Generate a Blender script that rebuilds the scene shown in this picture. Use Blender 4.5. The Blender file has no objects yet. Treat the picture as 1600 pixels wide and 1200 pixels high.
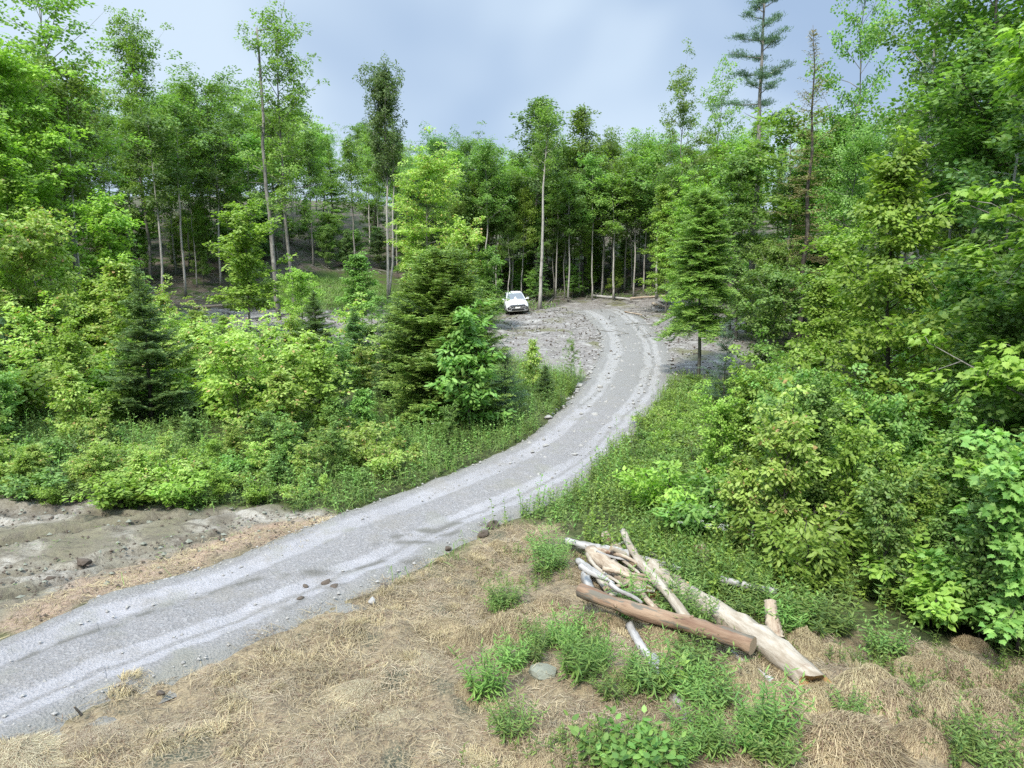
import bpy, math, random
import numpy as np
from mathutils import Vector
from math import radians as R_, sin, cos, pi
random.seed(7)
S = bpy.context.scene
COL = S.collection

# ------------------------------------------------------------------ camera, sky, sun, exposure
H = 5.5                      # drone height above the near ground
PITCH = R_(8.5)
F = 1109.0                   # focal length in photo pixels (1600 wide)
cam_d = bpy.data.cameras.new('camera'); cam = bpy.data.objects.new('camera', cam_d); COL.objects.link(cam)
cam.location = (0, 0, H); cam.rotation_euler = (pi/2 - PITCH, 0, 0)
cam_d.sensor_width = 36.0; cam_d.lens = 36.0*F/1600.0
cam_d.clip_start = 0.1; cam_d.clip_end = 2000
S.camera = cam

SUN_EL, SUN_AZ = R_(50), R_(205)     # azimuth measured clockwise from +Y; the sun stands behind the camera, a little left
w = bpy.data.worlds.new('World'); S.world = w; w.use_nodes = True
nt = w.node_tree; nt.nodes.clear()
def nd(nt, typ, **kw):
    n = nt.nodes.new(typ)
    for k, v in kw.items():
        if k.startswith('_'): setattr(n, k[1:], v)
    for k, v in kw.items():
        if not k.startswith('_'):
            key = int(k[1:]) if k[0] == 'i' and k[1:].isdigit() else k
            s = n.inputs[key]
            if isinstance(v, bpy.types.NodeSocket): nt.links.new(v, s)
            else: s.default_value = v
    return n
def mixc(nt, fac, a, b, blend='MIX'):
    n = nt.nodes.new('ShaderNodeMix'); n.data_type = 'RGBA'; n.blend_type = blend
    for s, v in ((n.inputs[0], fac), (n.inputs[6], a), (n.inputs[7], b)):
        if isinstance(v, bpy.types.NodeSocket): nt.links.new(v, s)
        else: s.default_value = v if not isinstance(v, tuple) else (tuple(v) + (1.0,))[:4]
    return n.outputs[2]
def mth(nt, op, a, b=0.0, c=0.0, clamp=False):
    n = nt.nodes.new('ShaderNodeMath'); n.operation = op; n.use_clamp = clamp
    for s, v in zip(n.inputs, (a, b, c)):
        if isinstance(v, bpy.types.NodeSocket): nt.links.new(v, s)
        else: s.default_value = v
    return n.outputs[0]
def rmp(nt, x, a, b, c=0.0, d=1.0):
    n = nt.nodes.new('ShaderNodeMapRange'); n.interpolation_type = 'SMOOTHSTEP'
    nt.links.new(x, n.inputs[0])
    for i, v in enumerate((a, b, c, d)): n.inputs[i+1].default_value = v
    return n.outputs[0]
def noise(nt, vec, scale, detail=3.0, rough=.55, dist=0.0):
    n = nd(nt, 'ShaderNodeTexNoise', Scale=scale, Detail=detail, Roughness=rough, Distortion=dist)
    if vec is not None: nt.links.new(vec, n.inputs['Vector'])
    return n.outputs['Fac']
sky = nd(nt, 'ShaderNodeTexSky', _sky_type='NISHITA', _sun_disc=False, _sun_elevation=SUN_EL, _sun_rotation=SUN_AZ)
tc = nd(nt, 'ShaderNodeTexCoord')
sep = nd(nt, 'ShaderNodeSeparateXYZ', Vector=tc.outputs['Generated'])
mp = nd(nt, 'ShaderNodeMapping', Vector=tc.outputs['Generated'], Scale=(1.3, 1.3, 2.6), Location=(.35, .2, .1))
cl = noise(nt, mp.outputs[0], 1.3, 3.0, .45, .3)
skyc = mixc(nt, 1.0, sky.outputs[0], (.04, .04, .04), 'MULTIPLY')
# overcast sheet: grey-blue bellies, paler thin patches; three times brighter overhead than at the horizon (CIE overcast)
cloud = mixc(nt, rmp(nt, cl, .40, .62), (.185, .250, .350), (.325, .39, .46))
elev = rmp(nt, sep.outputs[2], .35, .95, 1.0, 4.4)
cloud = mixc(nt, 1.0, cloud, elev, 'MULTIPLY')
fin = mixc(nt, .86, skyc, cloud)
hz = rmp(nt, sep.outputs[2], .0, .16, .30, 0.0)
fin = mixc(nt, hz, fin, (.36, .365, .39))
bg = nd(nt, 'ShaderNodeBackground', Color=fin, Strength=1.0)
nd(nt, 'ShaderNodeOutputWorld', Surface=bg.outputs[0])
sd = bpy.data.lights.new('sun', 'SUN'); sd.energy = 3.0; sd.angle = R_(10); sd.color = (1, .95, .86)
so = bpy.data.objects.new('sun', sd); COL.objects.link(so)
so.rotation_euler = (pi/2 - SUN_EL, 0, pi - SUN_AZ)
S.view_settings.view_transform = 'Standard'; S.view_settings.look = 'None'
S.view_settings.exposure = 1.25; S.view_settings.gamma = 1.0
S.render.engine = 'CYCLES'
S.cycles.max_bounces = 8; S.cycles.diffuse_bounces = 5; S.cycles.glossy_bounces = 2; S.cycles.transmission_bounces = 5
S.cycles.use_denoising = False

# ------------------------------------------------------------------ numeric helpers
def hash2(ix, iy, seed):
    h = (ix.astype(np.int64)*374761393 + iy.astype(np.int64)*668265263 + seed*69069) & 0xffffffff
    h = ((h ^ (h >> 13))*1274126177) & 0xffffffff
    h = (h ^ (h >> 16)) & 0xffffffff
    return h/4294967296.0
def vnoise(x, y, seed=0):
    x = np.asarray(x, float); y = np.asarray(y, float)
    ix, iy = np.floor(x), np.floor(y); fx, fy = x-ix, y-iy
    fx = fx*fx*(3-2*fx); fy = fy*fy*(3-2*fy)
    a, b = hash2(ix, iy, seed), hash2(ix+1, iy, seed); c, d = hash2(ix, iy+1, seed), hash2(ix+1, iy+1, seed)
    return (a*(1-fx)+b*fx)*(1-fy) + (c*(1-fx)+d*fx)*fy
def fbm(x, y, seed=0, o=3):
    t = 0; a = .5
    for k in range(o):
        t = t + a*vnoise(np.asarray(x)*2**k, np.asarray(y)*2**k, seed+k*17); a *= .5
    return t/(1-.5**o)
def sstep(a, b, x):
    t = np.clip((np.asarray(x, float)-a)/(b-a), 0, 1); return t*t*(3-2*t)
CAR_X, CAR_Y = 0.28, 57.0
def height(x, y):
    x = np.asarray(x, float); y = np.asarray(y, float)
    z = np.interp(y, [-20, 13, 20, 25, 35, 45, 58, 64, 400], [0, .05, .38, .7, 1.38, 1.95, 2.62, 3.0, 3.6])
    y0 = 62 + np.clip(x+2, -24, 0)*.62 - np.clip(x-8, 0, 20)*.5
    d = np.maximum(y - y0, 0)
    z = z + .205*d*d/(d+6) - .205*np.maximum(d-72, 0)*.9
    z = z + .05*np.clip(-x-6, 0, 40)*sstep(24, 46, y)
    z = z - .55*sstep(5.2, 9, x)*sstep(8, 12, y)*(1-sstep(24, 34, y))
    z = z + .10*(fbm(x*.35, y*.35, 3)-.5)*sstep(1, 3, np.abs(x)+y*.0)
    z = z + .07*np.clip(x-CAR_X, -2.2, 2.2)*np.exp(-(((x-CAR_X)/3.5)**2+((y-CAR_Y)/4.5)**2))
    return z
def h1(x, y): return float(height(x, y))
def ray(px, py):
    dx, dy = (px-800)/F, -(py-600)/F
    return np.array([dx, cos(PITCH)+sin(PITCH)*dy, -sin(PITCH)+cos(PITCH)*dy])
def at(px, py, dz=0.0):
    d = ray(px, py); t = 3.0; st = .25
    while t < 220:
        if H + d[2]*t < h1(d[0]*t, d[1]*t) + dz:
            a, b = t-st, t
            for _ in range(24):
                m = (a+b)/2
                if H + d[2]*m < h1(d[0]*m, d[1]*m) + dz: b = m
                else: a = m
            return np.array([d[0]*b, d[1]*b, H+d[2]*b])
        t += st
    raise ValueError((px, py))
def at_y(px, y):
    """ground point in the column of photo pixel px at forward distance y"""
    x = 0
    for _ in range(4):
        dep = y*cos(PITCH) - (h1(x, y)-H)*sin(PITCH); x = (px-800)/F*dep
    return x, y, h1(x, y)
def top_z(py, y):
    d = ray(800, py); return H + d[2]/d[1]*y
def poly_w(pts): return np.array([at(*p)[:2] for p in pts])
def inpoly(poly, x, y):
    x = np.asarray(x); y = np.asarray(y); c = np.zeros(x.shape, bool); n = len(poly); j = n-1
    for i in range(n):
        xi, yi = poly[i]; xj, yj = poly[j]
        m = ((yi > y) != (yj > y)) & (x < (xj-xi)*(y-yi)/((yj-yi) if yj != yi else 1e-9)+xi)
        c ^= m; j = i
    return c
def nrm(v): return v/np.maximum(np.linalg.norm(v, axis=-1, keepdims=True), 1e-9)

class MB:
    """collects geometry and links it as one mesh object"""
    def __init__(s): s.v = []; s.n = 0; s.f = []
    def add(s, v, faces, m=0):
        v = np.asarray(v, np.float32).reshape(-1, 3)
        if not isinstance(faces, (list, tuple)) or (len(faces) and not hasattr(faces[0], 'shape')): faces = [np.asarray(faces)]
        for f in faces:
            if len(f): s.f.append((np.asarray(f, np.int64)+s.n, m))
        s.v.append(v); s.n += len(v)
    def mesh(s, name, mats, smooth=False):
        me = bpy.data.meshes.new(name)
        v = np.concatenate(s.v); me.vertices.add(len(v)); me.vertices.foreach_set('co', v.ravel())
        idx = np.concatenate([f.ravel() for f, _ in s.f]); tot = np.concatenate([np.full(len(f), f.shape[1]) for f, _ in s.f])
        mi = np.concatenate([np.full(len(f), m) for f, m in s.f])
        me.loops.add(len(idx)); me.loops.foreach_set('vertex_index', idx.astype(np.int32))
        me.polygons.add(len(tot)); me.polygons.foreach_set('loop_start', np.concatenate([[0], np.cumsum(tot)[:-1]]).astype(np.int32))
        me.polygons.foreach_set('material_index', mi.astype(np.int32))
        me.polygons.foreach_set('use_smooth', np.full(len(tot), smooth))
        for m in (mats if isinstance(mats, (list, tuple)) else [mats]): me.materials.append(m)
        me.update(calc_edges=True)
        return me
    def build(s, name, mats, parent=None, smooth=False):
        return link(name, s.mesh(name, mats, smooth), parent)
def link(name, me, parent=None):
    o = bpy.data.objects.new(name, me); COL.objects.link(o)
    if parent is not None: o.parent = parent
    return o
def tag(o, label=None, cat=None, group=None, kind=None):
    for k, v in (('label', label), ('category', cat), ('group', group), ('kind', kind)):
        if v: o[k] = v
    return o
def empty(name, loc, rz=0.0, label=None, cat=None, group=None):
    o = bpy.data.objects.new(name, None); COL.objects.link(o); o.location = loc; o.rotation_euler = (0, 0, rz)
    o.empty_display_size = .2
    return tag(o, label, cat, group)

def tube(mb, pts, rad, k=6, m=0, cap=True, rnd=None, cap_m=None):
    pts = np.asarray(pts, float); n = len(pts); rad = np.broadcast_to(np.asarray(rad, float), (n,))
    t = nrm(np.gradient(pts, axis=0))
    ref = np.array([0, 0, 1.0]) if abs(t[:, 2]).mean() < .8 else np.array([1.0, 0, 0])
    a = nrm(np.cross(t, ref)); b = np.cross(t, a)
    th = np.arange(k)*2*pi/k
    rr = rad[:, None]*np.ones((n, k))
    if rnd is not None: rr = rr*rnd
    v = pts[:, None, :] + rr[..., None]*(a[:, None, :]*np.cos(th)[None, :, None] + b[:, None, :]*np.sin(th)[None, :, None])
    i = np.arange(n-1)[:, None]*k; j = np.arange(k)[None, :]; j2 = (j+1) % k
    q = np.stack([i+j, i+j2, i+k+j2, i+k+j], -1).reshape(-1, 4)
    base = mb.n
    mb.add(v.reshape(-1, 3), q, m)
    if cap:
        mb.f.append((np.array([list(range(base+k-1, base-1, -1))]), m if cap_m is None else cap_m))
        mb.f.append((np.array([list(range(base+(n-1)*k, base+n*k))]), m if cap_m is None else cap_m))
def tubes3(mb, A, B, ra, rb, m=0):
    """many straight three-sided twigs at once"""
    A = np.asarray(A, float).reshape(-1, 3); B = np.asarray(B, float).reshape(-1, 3); n = len(A)
    if not n: return
    t = nrm(B-A); ref = np.where(np.abs(t[:, 2:3]) < .9, [[0, 0, 1.0]], [[1.0, 0, 0]])
    a = nrm(np.cross(t, ref)); b = np.cross(t, a)
    v = np.empty((n, 6, 3))
    for k in range(3):
        c = a*cos(k*2.0944)+b*sin(k*2.0944); v[:, k] = A+c*np.reshape(ra, (-1, 1)); v[:, k+3] = B+c*np.reshape(rb, (-1, 1))
    f = np.array([[0, 1, 4, 3], [1, 2, 5, 4], [2, 0, 3, 5]])
    mb.add(v.reshape(-1, 3), (np.arange(n)[:, None, None]*6+f[None]).reshape(-1, 4), m)
# leaf outlines: (along, across, lift) and faces
LEAF4 = (np.array([(0, 0, 0), (.45, .5, -.12), (1, 0, -.1), (.45, -.5, -.12)]), [np.array([[0, 3, 2, 1]])])
LEAF6 = (np.array([(0, 0, .0), (.3, .42, -.1), (.65, .36, -.14), (1, 0, -.2), (.65, -.36, -.14), (.3, -.42, -.1)]), [np.array([[0, 5, 4, 3], [0, 3, 2, 1]])])
_ml = [(0, 0), (.02, .18), (-.08, .40), (.16, .36), (.30, .56), (.42, .34), (.56, .40), (.62, .20), (1.0, 0)]
_ml = _ml + [(u, -v) for u, v in _ml[-2:0:-1]]
MAPLE = (np.array([(u, v, -.25*abs(v)-.12*u*u) for u, v in _ml] + [(.35, 0, 0)]), [np.array([[16, i, (i+1) % 16] for i in range(15, -1, -1)])])
NEEDLE = (np.array([(0, .15, 0), (1, 0, 0), (0, -.15, 0)]), [np.array([[0, 2, 1]])])
def leaves(mb, tmpl, P, A, N, L, W, m=0):
    """P base points, A along, N up, L length, W width"""
    T, F_ = tmpl; n = len(P)
    if not n: return
    A = nrm(A); Sd = nrm(np.cross(N, A)); N = np.cross(A, Sd)
    L = np.broadcast_to(L, (n,)); W = np.broadcast_to(W, (n,))
    v = (P[:, None] + A[:, None]*(T[None, :, 0:1]*L[:, None, None]) + Sd[:, None]*(T[None, :, 1:2]*W[:, None, None])
         + N[:, None]*(T[None, :, 2:3]*L[:, None, None]))
    K = len(T)
    mb.add(v.reshape(-1, 3), [(np.arange(n)[:, None, None]*K + f[None]).reshape(-1, f.shape[1]) for f in F_], m)

# ------------------------------------------------------------------ materials
def newmat(name):
    m = bpy.data.materials.new(name); m.use_nodes = True; m.node_tree.nodes.clear(); return m, m.node_tree
def leafmat(name, c1, c2, transl=.38, var=.25, hue=.02, rough=.5, c3=None, p3=.0):
    m, t = newmat(name)
    geo = nd(t, 'ShaderNodeNewGeometry'); oi = nd(t, 'ShaderNodeObjectInfo'); tcn = nd(t, 'ShaderNodeTexCoord')
    rnd = geo.outputs['Random Per Island']
    c = mixc(t, rnd, c1, c2)
    if c3: c = mixc(t, mth(t, 'LESS_THAN', rnd, p3), c, c3)
    big = noise(t, tcn.outputs['Object'], .9, 2.0)
    val = mth(t, 'MULTIPLY', rmp(t, big, .3, .7, .8, 1.2), rmp(t, oi.outputs['Random'], 0, 1, 1-var, 1+var))
    hs = nd(t, 'ShaderNodeHueSaturation', Hue=rmp(t, oi.outputs['Random'], 0, 1, .5-hue, .5+hue), Saturation=1.0, Value=val, Color=c)
    p = nd(t, 'ShaderNodeBsdfPrincipled', **{'Base Color': hs.outputs[0], 'Roughness': rough, 'Specular IOR Level': .3})
    tl = nd(t, 'ShaderNodeBsdfTranslucent', Color=mixc(t, 1.0, hs.outputs[0], (1.05, 1.2, .5), 'MULTIPLY'))
    mx = nd(t, 'ShaderNodeMixShader', i0=transl, i1=p.outputs[0], i2=tl.outputs[0])
    nd(t, 'ShaderNodeOutputMaterial', Surface=mx.outputs[0]); return m
def barkmat(name, c1, c2, c3, sc=4.0, stretch=.25, bump=.35, patch=(.52, .66), horiz=False):
    m, t = newmat(name)
    tcn = nd(t, 'ShaderNodeTexCoord'); oi = nd(t, 'ShaderNodeObjectInfo')
    off = nd(t, 'ShaderNodeVectorMath', _operation='ADD', i0=tcn.outputs['Object'])
    t.links.new(oi.outputs['Random'], off.inputs[1])
    mpn = nd(t, 'ShaderNodeMapping', Vector=off.outputs[0], Scale=(1, 1, stretch))
    a = noise(t, mpn.outputs[0], sc*3, 4.0, .65); b = noise(t, mpn.outputs[0] if stretch < .24 else off.outputs[0], sc*(1.1 if stretch < .24 else .5), 7.0, .72)
    c = mixc(t, rmp(t, a, .3, .7), c1, c2); c = mixc(t, rmp(t, b, patch[0], patch[1]), c, c3)
    bp = nd(t, 'ShaderNodeBump', Strength=min(1, bump*1.6), Distance=.03, Height=mth(t, 'ADD', a, b))
    p = nd(t, 'ShaderNodeBsdfPrincipled', **{'Base Color': c, 'Roughness': .9, 'Normal': bp.outputs[0], 'Specular IOR Level': .15})
    nd(t, 'ShaderNodeOutputMaterial', Surface=p.outputs[0]); return m
def simple(name, c, rough=.6, metal=0.0, spec=.5, nz=0.0, sc=20.0):
    m, t = newmat(name); col = c+(1,)
    if nz:
        tcn = nd(t, 'ShaderNodeTexCoord'); a = noise(t, tcn.outputs['Object'], sc, 4.0)
        col = mixc(t, a, tuple(x*(1-nz) for x in c), tuple(min(1, x*(1+nz)) for x in c))
    p = nd(t, 'ShaderNodeBsdfPrincipled', **{'Base Color': col, 'Roughness': rough, 'Metallic': metal, 'Specular IOR Level': spec})
    nd(t, 'ShaderNodeOutputMaterial', Surface=p.outputs[0]); return m

M = {}
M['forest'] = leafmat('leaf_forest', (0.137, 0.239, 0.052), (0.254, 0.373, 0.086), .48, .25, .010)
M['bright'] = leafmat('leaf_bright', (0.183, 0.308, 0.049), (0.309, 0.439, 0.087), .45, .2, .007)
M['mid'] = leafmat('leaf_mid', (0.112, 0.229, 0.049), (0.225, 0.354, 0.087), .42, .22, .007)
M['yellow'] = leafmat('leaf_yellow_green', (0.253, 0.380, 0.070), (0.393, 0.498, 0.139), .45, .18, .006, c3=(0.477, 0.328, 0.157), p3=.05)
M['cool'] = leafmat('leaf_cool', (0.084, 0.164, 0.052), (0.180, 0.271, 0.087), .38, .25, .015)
M['fir'] = leafmat('needle_fir', (0.071, 0.153, 0.051), (0.177, 0.271, 0.071), .25, .25, .012)
M['fir_light'] = leafmat('needle_fir_light', (0.121, 0.240, 0.056), (0.305, 0.437, 0.092), .3, .2, .012)
M['pine'] = leafmat('needle_pine', (0.062, 0.130, 0.076), (0.150, 0.221, 0.130), .25, .2, .015)
M['dying'] = leafmat('needle_dying', (0.170, 0.140, 0.066), (0.247, 0.204, 0.095), .2, .2, .015)
M['red'] = leafmat('needle_dead_red', (0.351, 0.111, 0.061), (0.449, 0.170, 0.104), .2, .1, .01)
M['weed'] = leafmat('leaf_weed', (0.088, 0.169, 0.041), (0.207, 0.293, 0.074), .35, .2, .012)
M['grass'] = leafmat('blade_green', (0.120, 0.223, 0.052), (0.239, 0.341, 0.096), .35, .2, .012)
M['straw'] = leafmat('blade_straw', (.235, .192, .13), (.44, .375, .255), .22, .15, .01, .7, c3=(.22, .15, .10), p3=.2)
M['hay'] = leafmat('blade_hay', (.235, .185, .11), (.43, .355, .215), .2, .10, .006, .7, c3=(.16, .11, .07), p3=.22)
M['bark'] = barkmat('bark_grey', (0.096, 0.089, 0.078), (0.207, 0.200, 0.178), (0.266, 0.259, 0.229))
M['bark_pale'] = barkmat('bark_pale', (0.222, 0.207, 0.185), (0.385, 0.370, 0.333), (0.118, 0.104, 0.089), patch=(.56, .7))
M['bark_dark'] = barkmat('bark_dark', (0.037, 0.031, 0.027), (0.081, 0.074, 0.063), (0.118, 0.111, 0.096))
M['log_white'] = barkmat('log_white', (0.219, 0.181, 0.134), (0.361, 0.325, 0.269), (0.178, 0.126, 0.089), 3.0, .22, .5, (.58, .72))
M['log_brown'] = barkmat('log_brown', (.125, .075, .05), (.26, .185, .125), (0.118, 0.107, 0.085), 2.2, .16, .6, (.49, .53))
M['log_grey'] = barkmat('log_grey', (0.185, 0.178, 0.167), (0.355, 0.344, 0.326), (0.126, 0.111, 0.096), 3.0, .22, .5, (.55, .7))
M['log_moss'] = barkmat('log_moss', (0.052, 0.052, 0.033), (0.118, 0.111, 0.081), (0.185, 0.170, 0.141), 3.0, .22, .6, (.55, .7))
M['log_tan'] = barkmat('log_tan', (0.23, 0.175, 0.125), (0.385, 0.325, 0.25), (0.148, 0.089, 0.059), 3.0, .22, .6, (.52, .64))
M['cut'] = simple('cut_wood', (0.25, 0.19, 0.12), .85, nz=.35, sc=30)
M['split'] = simple('split_wood', (.33, .20, .085), .85, nz=.45, sc=18)
M['rock'] = simple('rock_grey', (0.252, 0.244, 0.229), .9, spec=.2, nz=.35, sc=6)
M['rock_green'] = simple('rock_green', (0.178, 0.185, 0.148), .9, spec=.2, nz=.3, sc=5)
M['clod'] = simple('soil_clod', (0.085, 0.069, 0.055), .95, spec=.1, nz=.4, sc=9)
M['umbel'] = simple('umbel_white', (.50, .52, .44), .8, spec=.1)

# ------------------------------------------------------------------ the land: zones, ground sheet, gravel road
Z_STRAW = np.concatenate([poly_w([(0, 1168), (120, 1112), (300, 1040), (430, 985), (620, 900), (760, 828), (830, 812), (890, 822), (905, 850), (980, 900), (1100, 960), (1210, 960), (1290, 985), (1420, 1000), (1600, 1035), (1800, 1040)]),
                          np.array([[9, 4], [-12, 4]])])
Z_SAND = np.concatenate([poly_w([(-250, 770), (0, 768), (60, 765), (110, 778), (200, 787), (330, 797), (420, 796), (505, 800), (515, 812), (420, 850), (300, 893), (150, 933), (0, 985)]), np.array([[-12, 6.0], [-22, 9.0]])])
Z_RED = poly_w([(0, 955), (150, 903), (250, 872), (380, 832), (470, 808), (500, 808), (505, 826), (420, 858), (300, 898), (150, 940), (0, 1005)])
Z_DIRT = poly_w([(778, 492), (830, 487), (880, 474), (930, 466), (1010, 463), (1060, 466), (1100, 480), (1165, 505), (1180, 560), (1140, 590), (1090, 592), (1060, 590), (1048, 610), (990, 670), (880, 650), (915, 610), (905, 588), (850, 575), (800, 560), (770, 540), (765, 505)])
Z_DIRT2 = poly_w([(290, 492), (330, 478), (440, 484), (520, 486), (600, 490), (640, 500), (620, 530), (560, 545), (480, 540), (360, 545), (300, 520)])
Z_GRASS = poly_w([(330, 470), (400, 462), (425, 440), (500, 425), (590, 425), (630, 440), (640, 480), (520, 482), (420, 478)])
ROAD_L = poly_w([(0, 1000), (150, 935), (300, 893), (420, 848), (500, 815), (640, 765), (760, 718), (830, 680), (880, 640), (912, 600), (930, 570), (940, 540), (934, 515), (912, 492), (880, 480)])
ROAD_R = poly_w([(0, 1165), (120, 1110), (300, 1040), (430, 985), (620, 900), (760, 825), (880, 772), (940, 728), (982, 685), (1020, 648), (1044, 605), (1048, 565), (1030, 525), (990, 490), (945, 474)])
def ext(a, d): return np.concatenate([[a[0]-nrm(a[1]-a[0])*d], a])
ROAD_L, ROAD_R = ext(ROAD_L, 14), ext(ROAD_R, 14)
def catmull(p, n):
    p = np.concatenate([[2*p[0]-p[1]], p, [2*p[-1]-p[-2]]]); m = len(p)-3
    s = np.linspace(0, m-1e-6, n); i = s.astype(int); t = (s-i)[:, None]
    a, b, c, d = p[i], p[i+1], p[i+2], p[i+3]
    return .5*(2*b+(c-a)*t+(2*a-5*b+4*c-d)*t*t+(3*b-a-3*c+d)*t**3)
NR = 620
RL, RR = catmull(ROAD_L, NR), catmull(ROAD_R, NR)
RC = (RL+RR)/2
def road_uv(x, y):
    """0 on the left edge, 1 on the right edge (outside beyond), by the nearest centre station"""
    x = np.asarray(x, float).ravel(); y = np.asarray(y, float).ravel(); out = np.full(x.shape, 9.0)
    sub = slice(None, None, 4); C = RC[sub]; T_ = nrm(np.gradient(RC, axis=0))[sub]; D = np.stack([T_[:, 1], -T_[:, 0]], 1); WP = np.maximum(((RR-RL)[sub]*D).sum(1), 1.5)
    for s in range(0, len(x), 20000):
        xx, yy = x[s:s+20000], y[s:s+20000]
        k = np.argmin((xx[:, None]-C[None, :, 0])**2+(yy[:, None]-C[None, :, 1])**2, 1)
        d = D[k]; out[s:s+20000] = .5+((xx-C[k, 0])*d[:, 0]+(yy-C[k, 1])*d[:, 1])/WP[k]
        dist = np.hypot(xx-C[k, 0], yy-C[k, 1]); o = out[s:s+20000]; o[dist > 5] = 9
    return out
def soft(poly, x, y, r=.35, n=6, seed=5):
    t = 0
    for k in range(n):
        a = k*2.4; wx = (fbm(x*.9, y*.9, seed)-.5)*1.1+(fbm(x*4, y*4, seed+9)-.5)*.5; wy = (fbm(x*.9, y*.9, seed+3)-.5)*1.1
        q = r*math.sqrt((k+.5)/n); t = t + inpoly(poly, x+wx+q*cos(a), y+wy+q*sin(a))
    return t/n
def zones(x, y):
    sc = 1+np.clip(y-20, 0, 60)*.02
    z = {'straw': soft(Z_STRAW, x, y), 'sand': soft(Z_SAND, x, y, .25), 'red': soft(Z_RED, x, y, .25, seed=11), 'dirt': np.maximum(soft(Z_DIRT, x, y, .7), soft(Z_DIRT2, x, y, .9)), 'meadow': soft(Z_GRASS, x, y, 1.2)}
    y0 = 45 + np.clip(x, 0, 30)*-.7
    z['litter'] = sstep(0, 7, y-y0)*(1-z['dirt'])*(1-z['meadow'])
    return z
RUTS = [poly_w(l) for l in ([(-60, 915), (0, 905), (120, 885), (200, 862), (330, 836), (430, 822)], [(-40, 945), (0, 935), (75, 914), (200, 880)], [(-60, 872), (0, 860), (110, 832), (260, 812)], [(-40, 800), (90, 800), (210, 808)])]
def rut_depth(x, y):
    x = np.asarray(x, float); y = np.asarray(y, float); best = np.full(x.shape, 9.0)
    xx = x+(fbm(x*1.5, y*1.5, 45)-.5)*.35; yy = y+(fbm(x*1.5, y*1.5, 46)-.5)*.35
    for l in RUTS:
        for a, b in zip(l[:-1], l[1:]):
            d = b-a; t_ = np.clip(((xx-a[0])*d[0]+(yy-a[1])*d[1])/(d@d), 0, 1); best = np.minimum(best, np.hypot(xx-a[0]-d[0]*t_, yy-a[1]-d[1]*t_))
    return np.exp(-(best/.13)**2)*sstep(.30, .55, fbm(x*.9, y*.9, 47)+.12)-.6*np.exp(-((best-.26)/.12)**2)
def relief(x, y, z):
    """small bumps of the ground surface itself"""
    r = (fbm(x*2.3, y*2.3, 31)-.5)*.07*(1+z['straw']*3.4)
    # ruts pressed into the sandy pad, along the drive's direction
    u = -x*.62+y*.78; v = x*.78+y*.62
    rut = (vnoise(u*2.2+fbm(v*.4, u*.4, 8)*1.5, v*.22, 41)-.5)
    r = r + z['sand']*(rut*.26+(fbm(x*5, y*5, 43)-.5)*.13)
    r = r - .17*z['sand']*rut_depth(x, y)
    r = r + z['dirt']*((fbm(x*1.2, y*1.2, 51)-.5)*.30+(fbm(x*4, y*4, 53)-.5)*.12)
    r = r + z['litter']*(fbm(x*.8, y*.8, 61)-.5)*.5
    return r
def axis(segs):
    out = []
    for a, b, s in segs: out.append(np.arange(a, b-1e-6, s))
    return np.concatenate(out+[[segs[-1][1]]])
gx = axis([(-300, -80, 20), (-80, -30, 2.0), (-30, -12, .35), (-12, 11, .11), (11, 30, .35), (30, 80, 2.0), (80, 300, 20)])
gy = axis([(-60, 4, 4), (4, 18, .11), (18, 32, .18), (32, 66, .4), (66, 130, 1.6), (130, 400, 18)])
X, Y = np.meshgrid(gx, gy)
ZN = zones(X, Y)
ru = road_uv(X, Y).reshape(X.shape)
onroad = sstep(-.12, .02, ru)*(1-sstep(.98, 1.12, ru))
ZZ = height(X, Y) + relief(X, Y, ZN)*(1-onroad) - .05*onroad
ny, nx = X.shape
i = np.arange(ny-1)[:, None]*nx; j = np.arange(nx-1)[None, :]
q = np.stack([i+j, i+j+1, i+nx+j+1, i+nx+j], -1).reshape(-1, 4)

m, t = newmat('soil_and_litter'); M['ground'] = m
tcn = nd(t, 'ShaderNodeTexCoord'); P = tcn.outputs['Object']
def att(n): return nd(t, 'ShaderNodeAttribute', _attribute_name=n).outputs['Fac']
n1, n2, n3, n4 = noise(t, P, 1.1, 5), noise(t, P, 6, 5, .65), noise(t, P, 38, 4, .7), noise(t, P, .35, 3)
col = mixc(t, rmp(t, n2, .3, .7), (.035, .045, .018), (.075, .085, .035))                              # green undergrowth floor
straw = mixc(t, rmp(t, n2, .35, .65), (.10, .078, .056), (.215, .172, .108)); straw = mixc(t, rmp(t, n1, .53, .66), straw, (.055, .062, .045)); straw = mixc(t, rmp(t, n3, .4, .7), straw, (.27, .215, .135))
sand = mixc(t, rmp(t, n1, .36, .64), (.13, .115, .09), (0.325, 0.302, 0.260)); sand = mixc(t, rmp(t, n4, .40, .55), sand, (0.150, 0.137, 0.091)); sand = mixc(t, rmp(t, n2, .45, .70), sand, (0.124, 0.108, 0.081))
st = nd(t, 'ShaderNodeMapping', Vector=P, Rotation=(0, 0, R_(-52)), Scale=(.5, 2.2, 1)); ns = noise(t, st.outputs[0], 2.6, 8, .78, .8)
sand = mixc(t, mth(t, 'MULTIPLY', rmp(t, ns, .49, .62), .7), sand, (0.072, 0.062, 0.049)); sand = mixc(t, mth(t, 'MULTIPLY', rmp(t, n3, .45, .68), .55), sand, (0.078, 0.072, 0.055))
red = mixc(t, rmp(t, n3, .3, .7), (0.173, 0.122, 0.086), (0.331, 0.252, 0.187))
dirt = mixc(t, rmp(t, n2, .3, .7), (0.115, 0.104, 0.094), (0.238, 0.223, 0.209)); dirt = mixc(t, rmp(t, n1, .5, .68), dirt, (0.288, 0.277, 0.259)); dirt = mixc(t, rmp(t, n3, .52, .72), dirt, (0.065, 0.058, 0.050))
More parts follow.
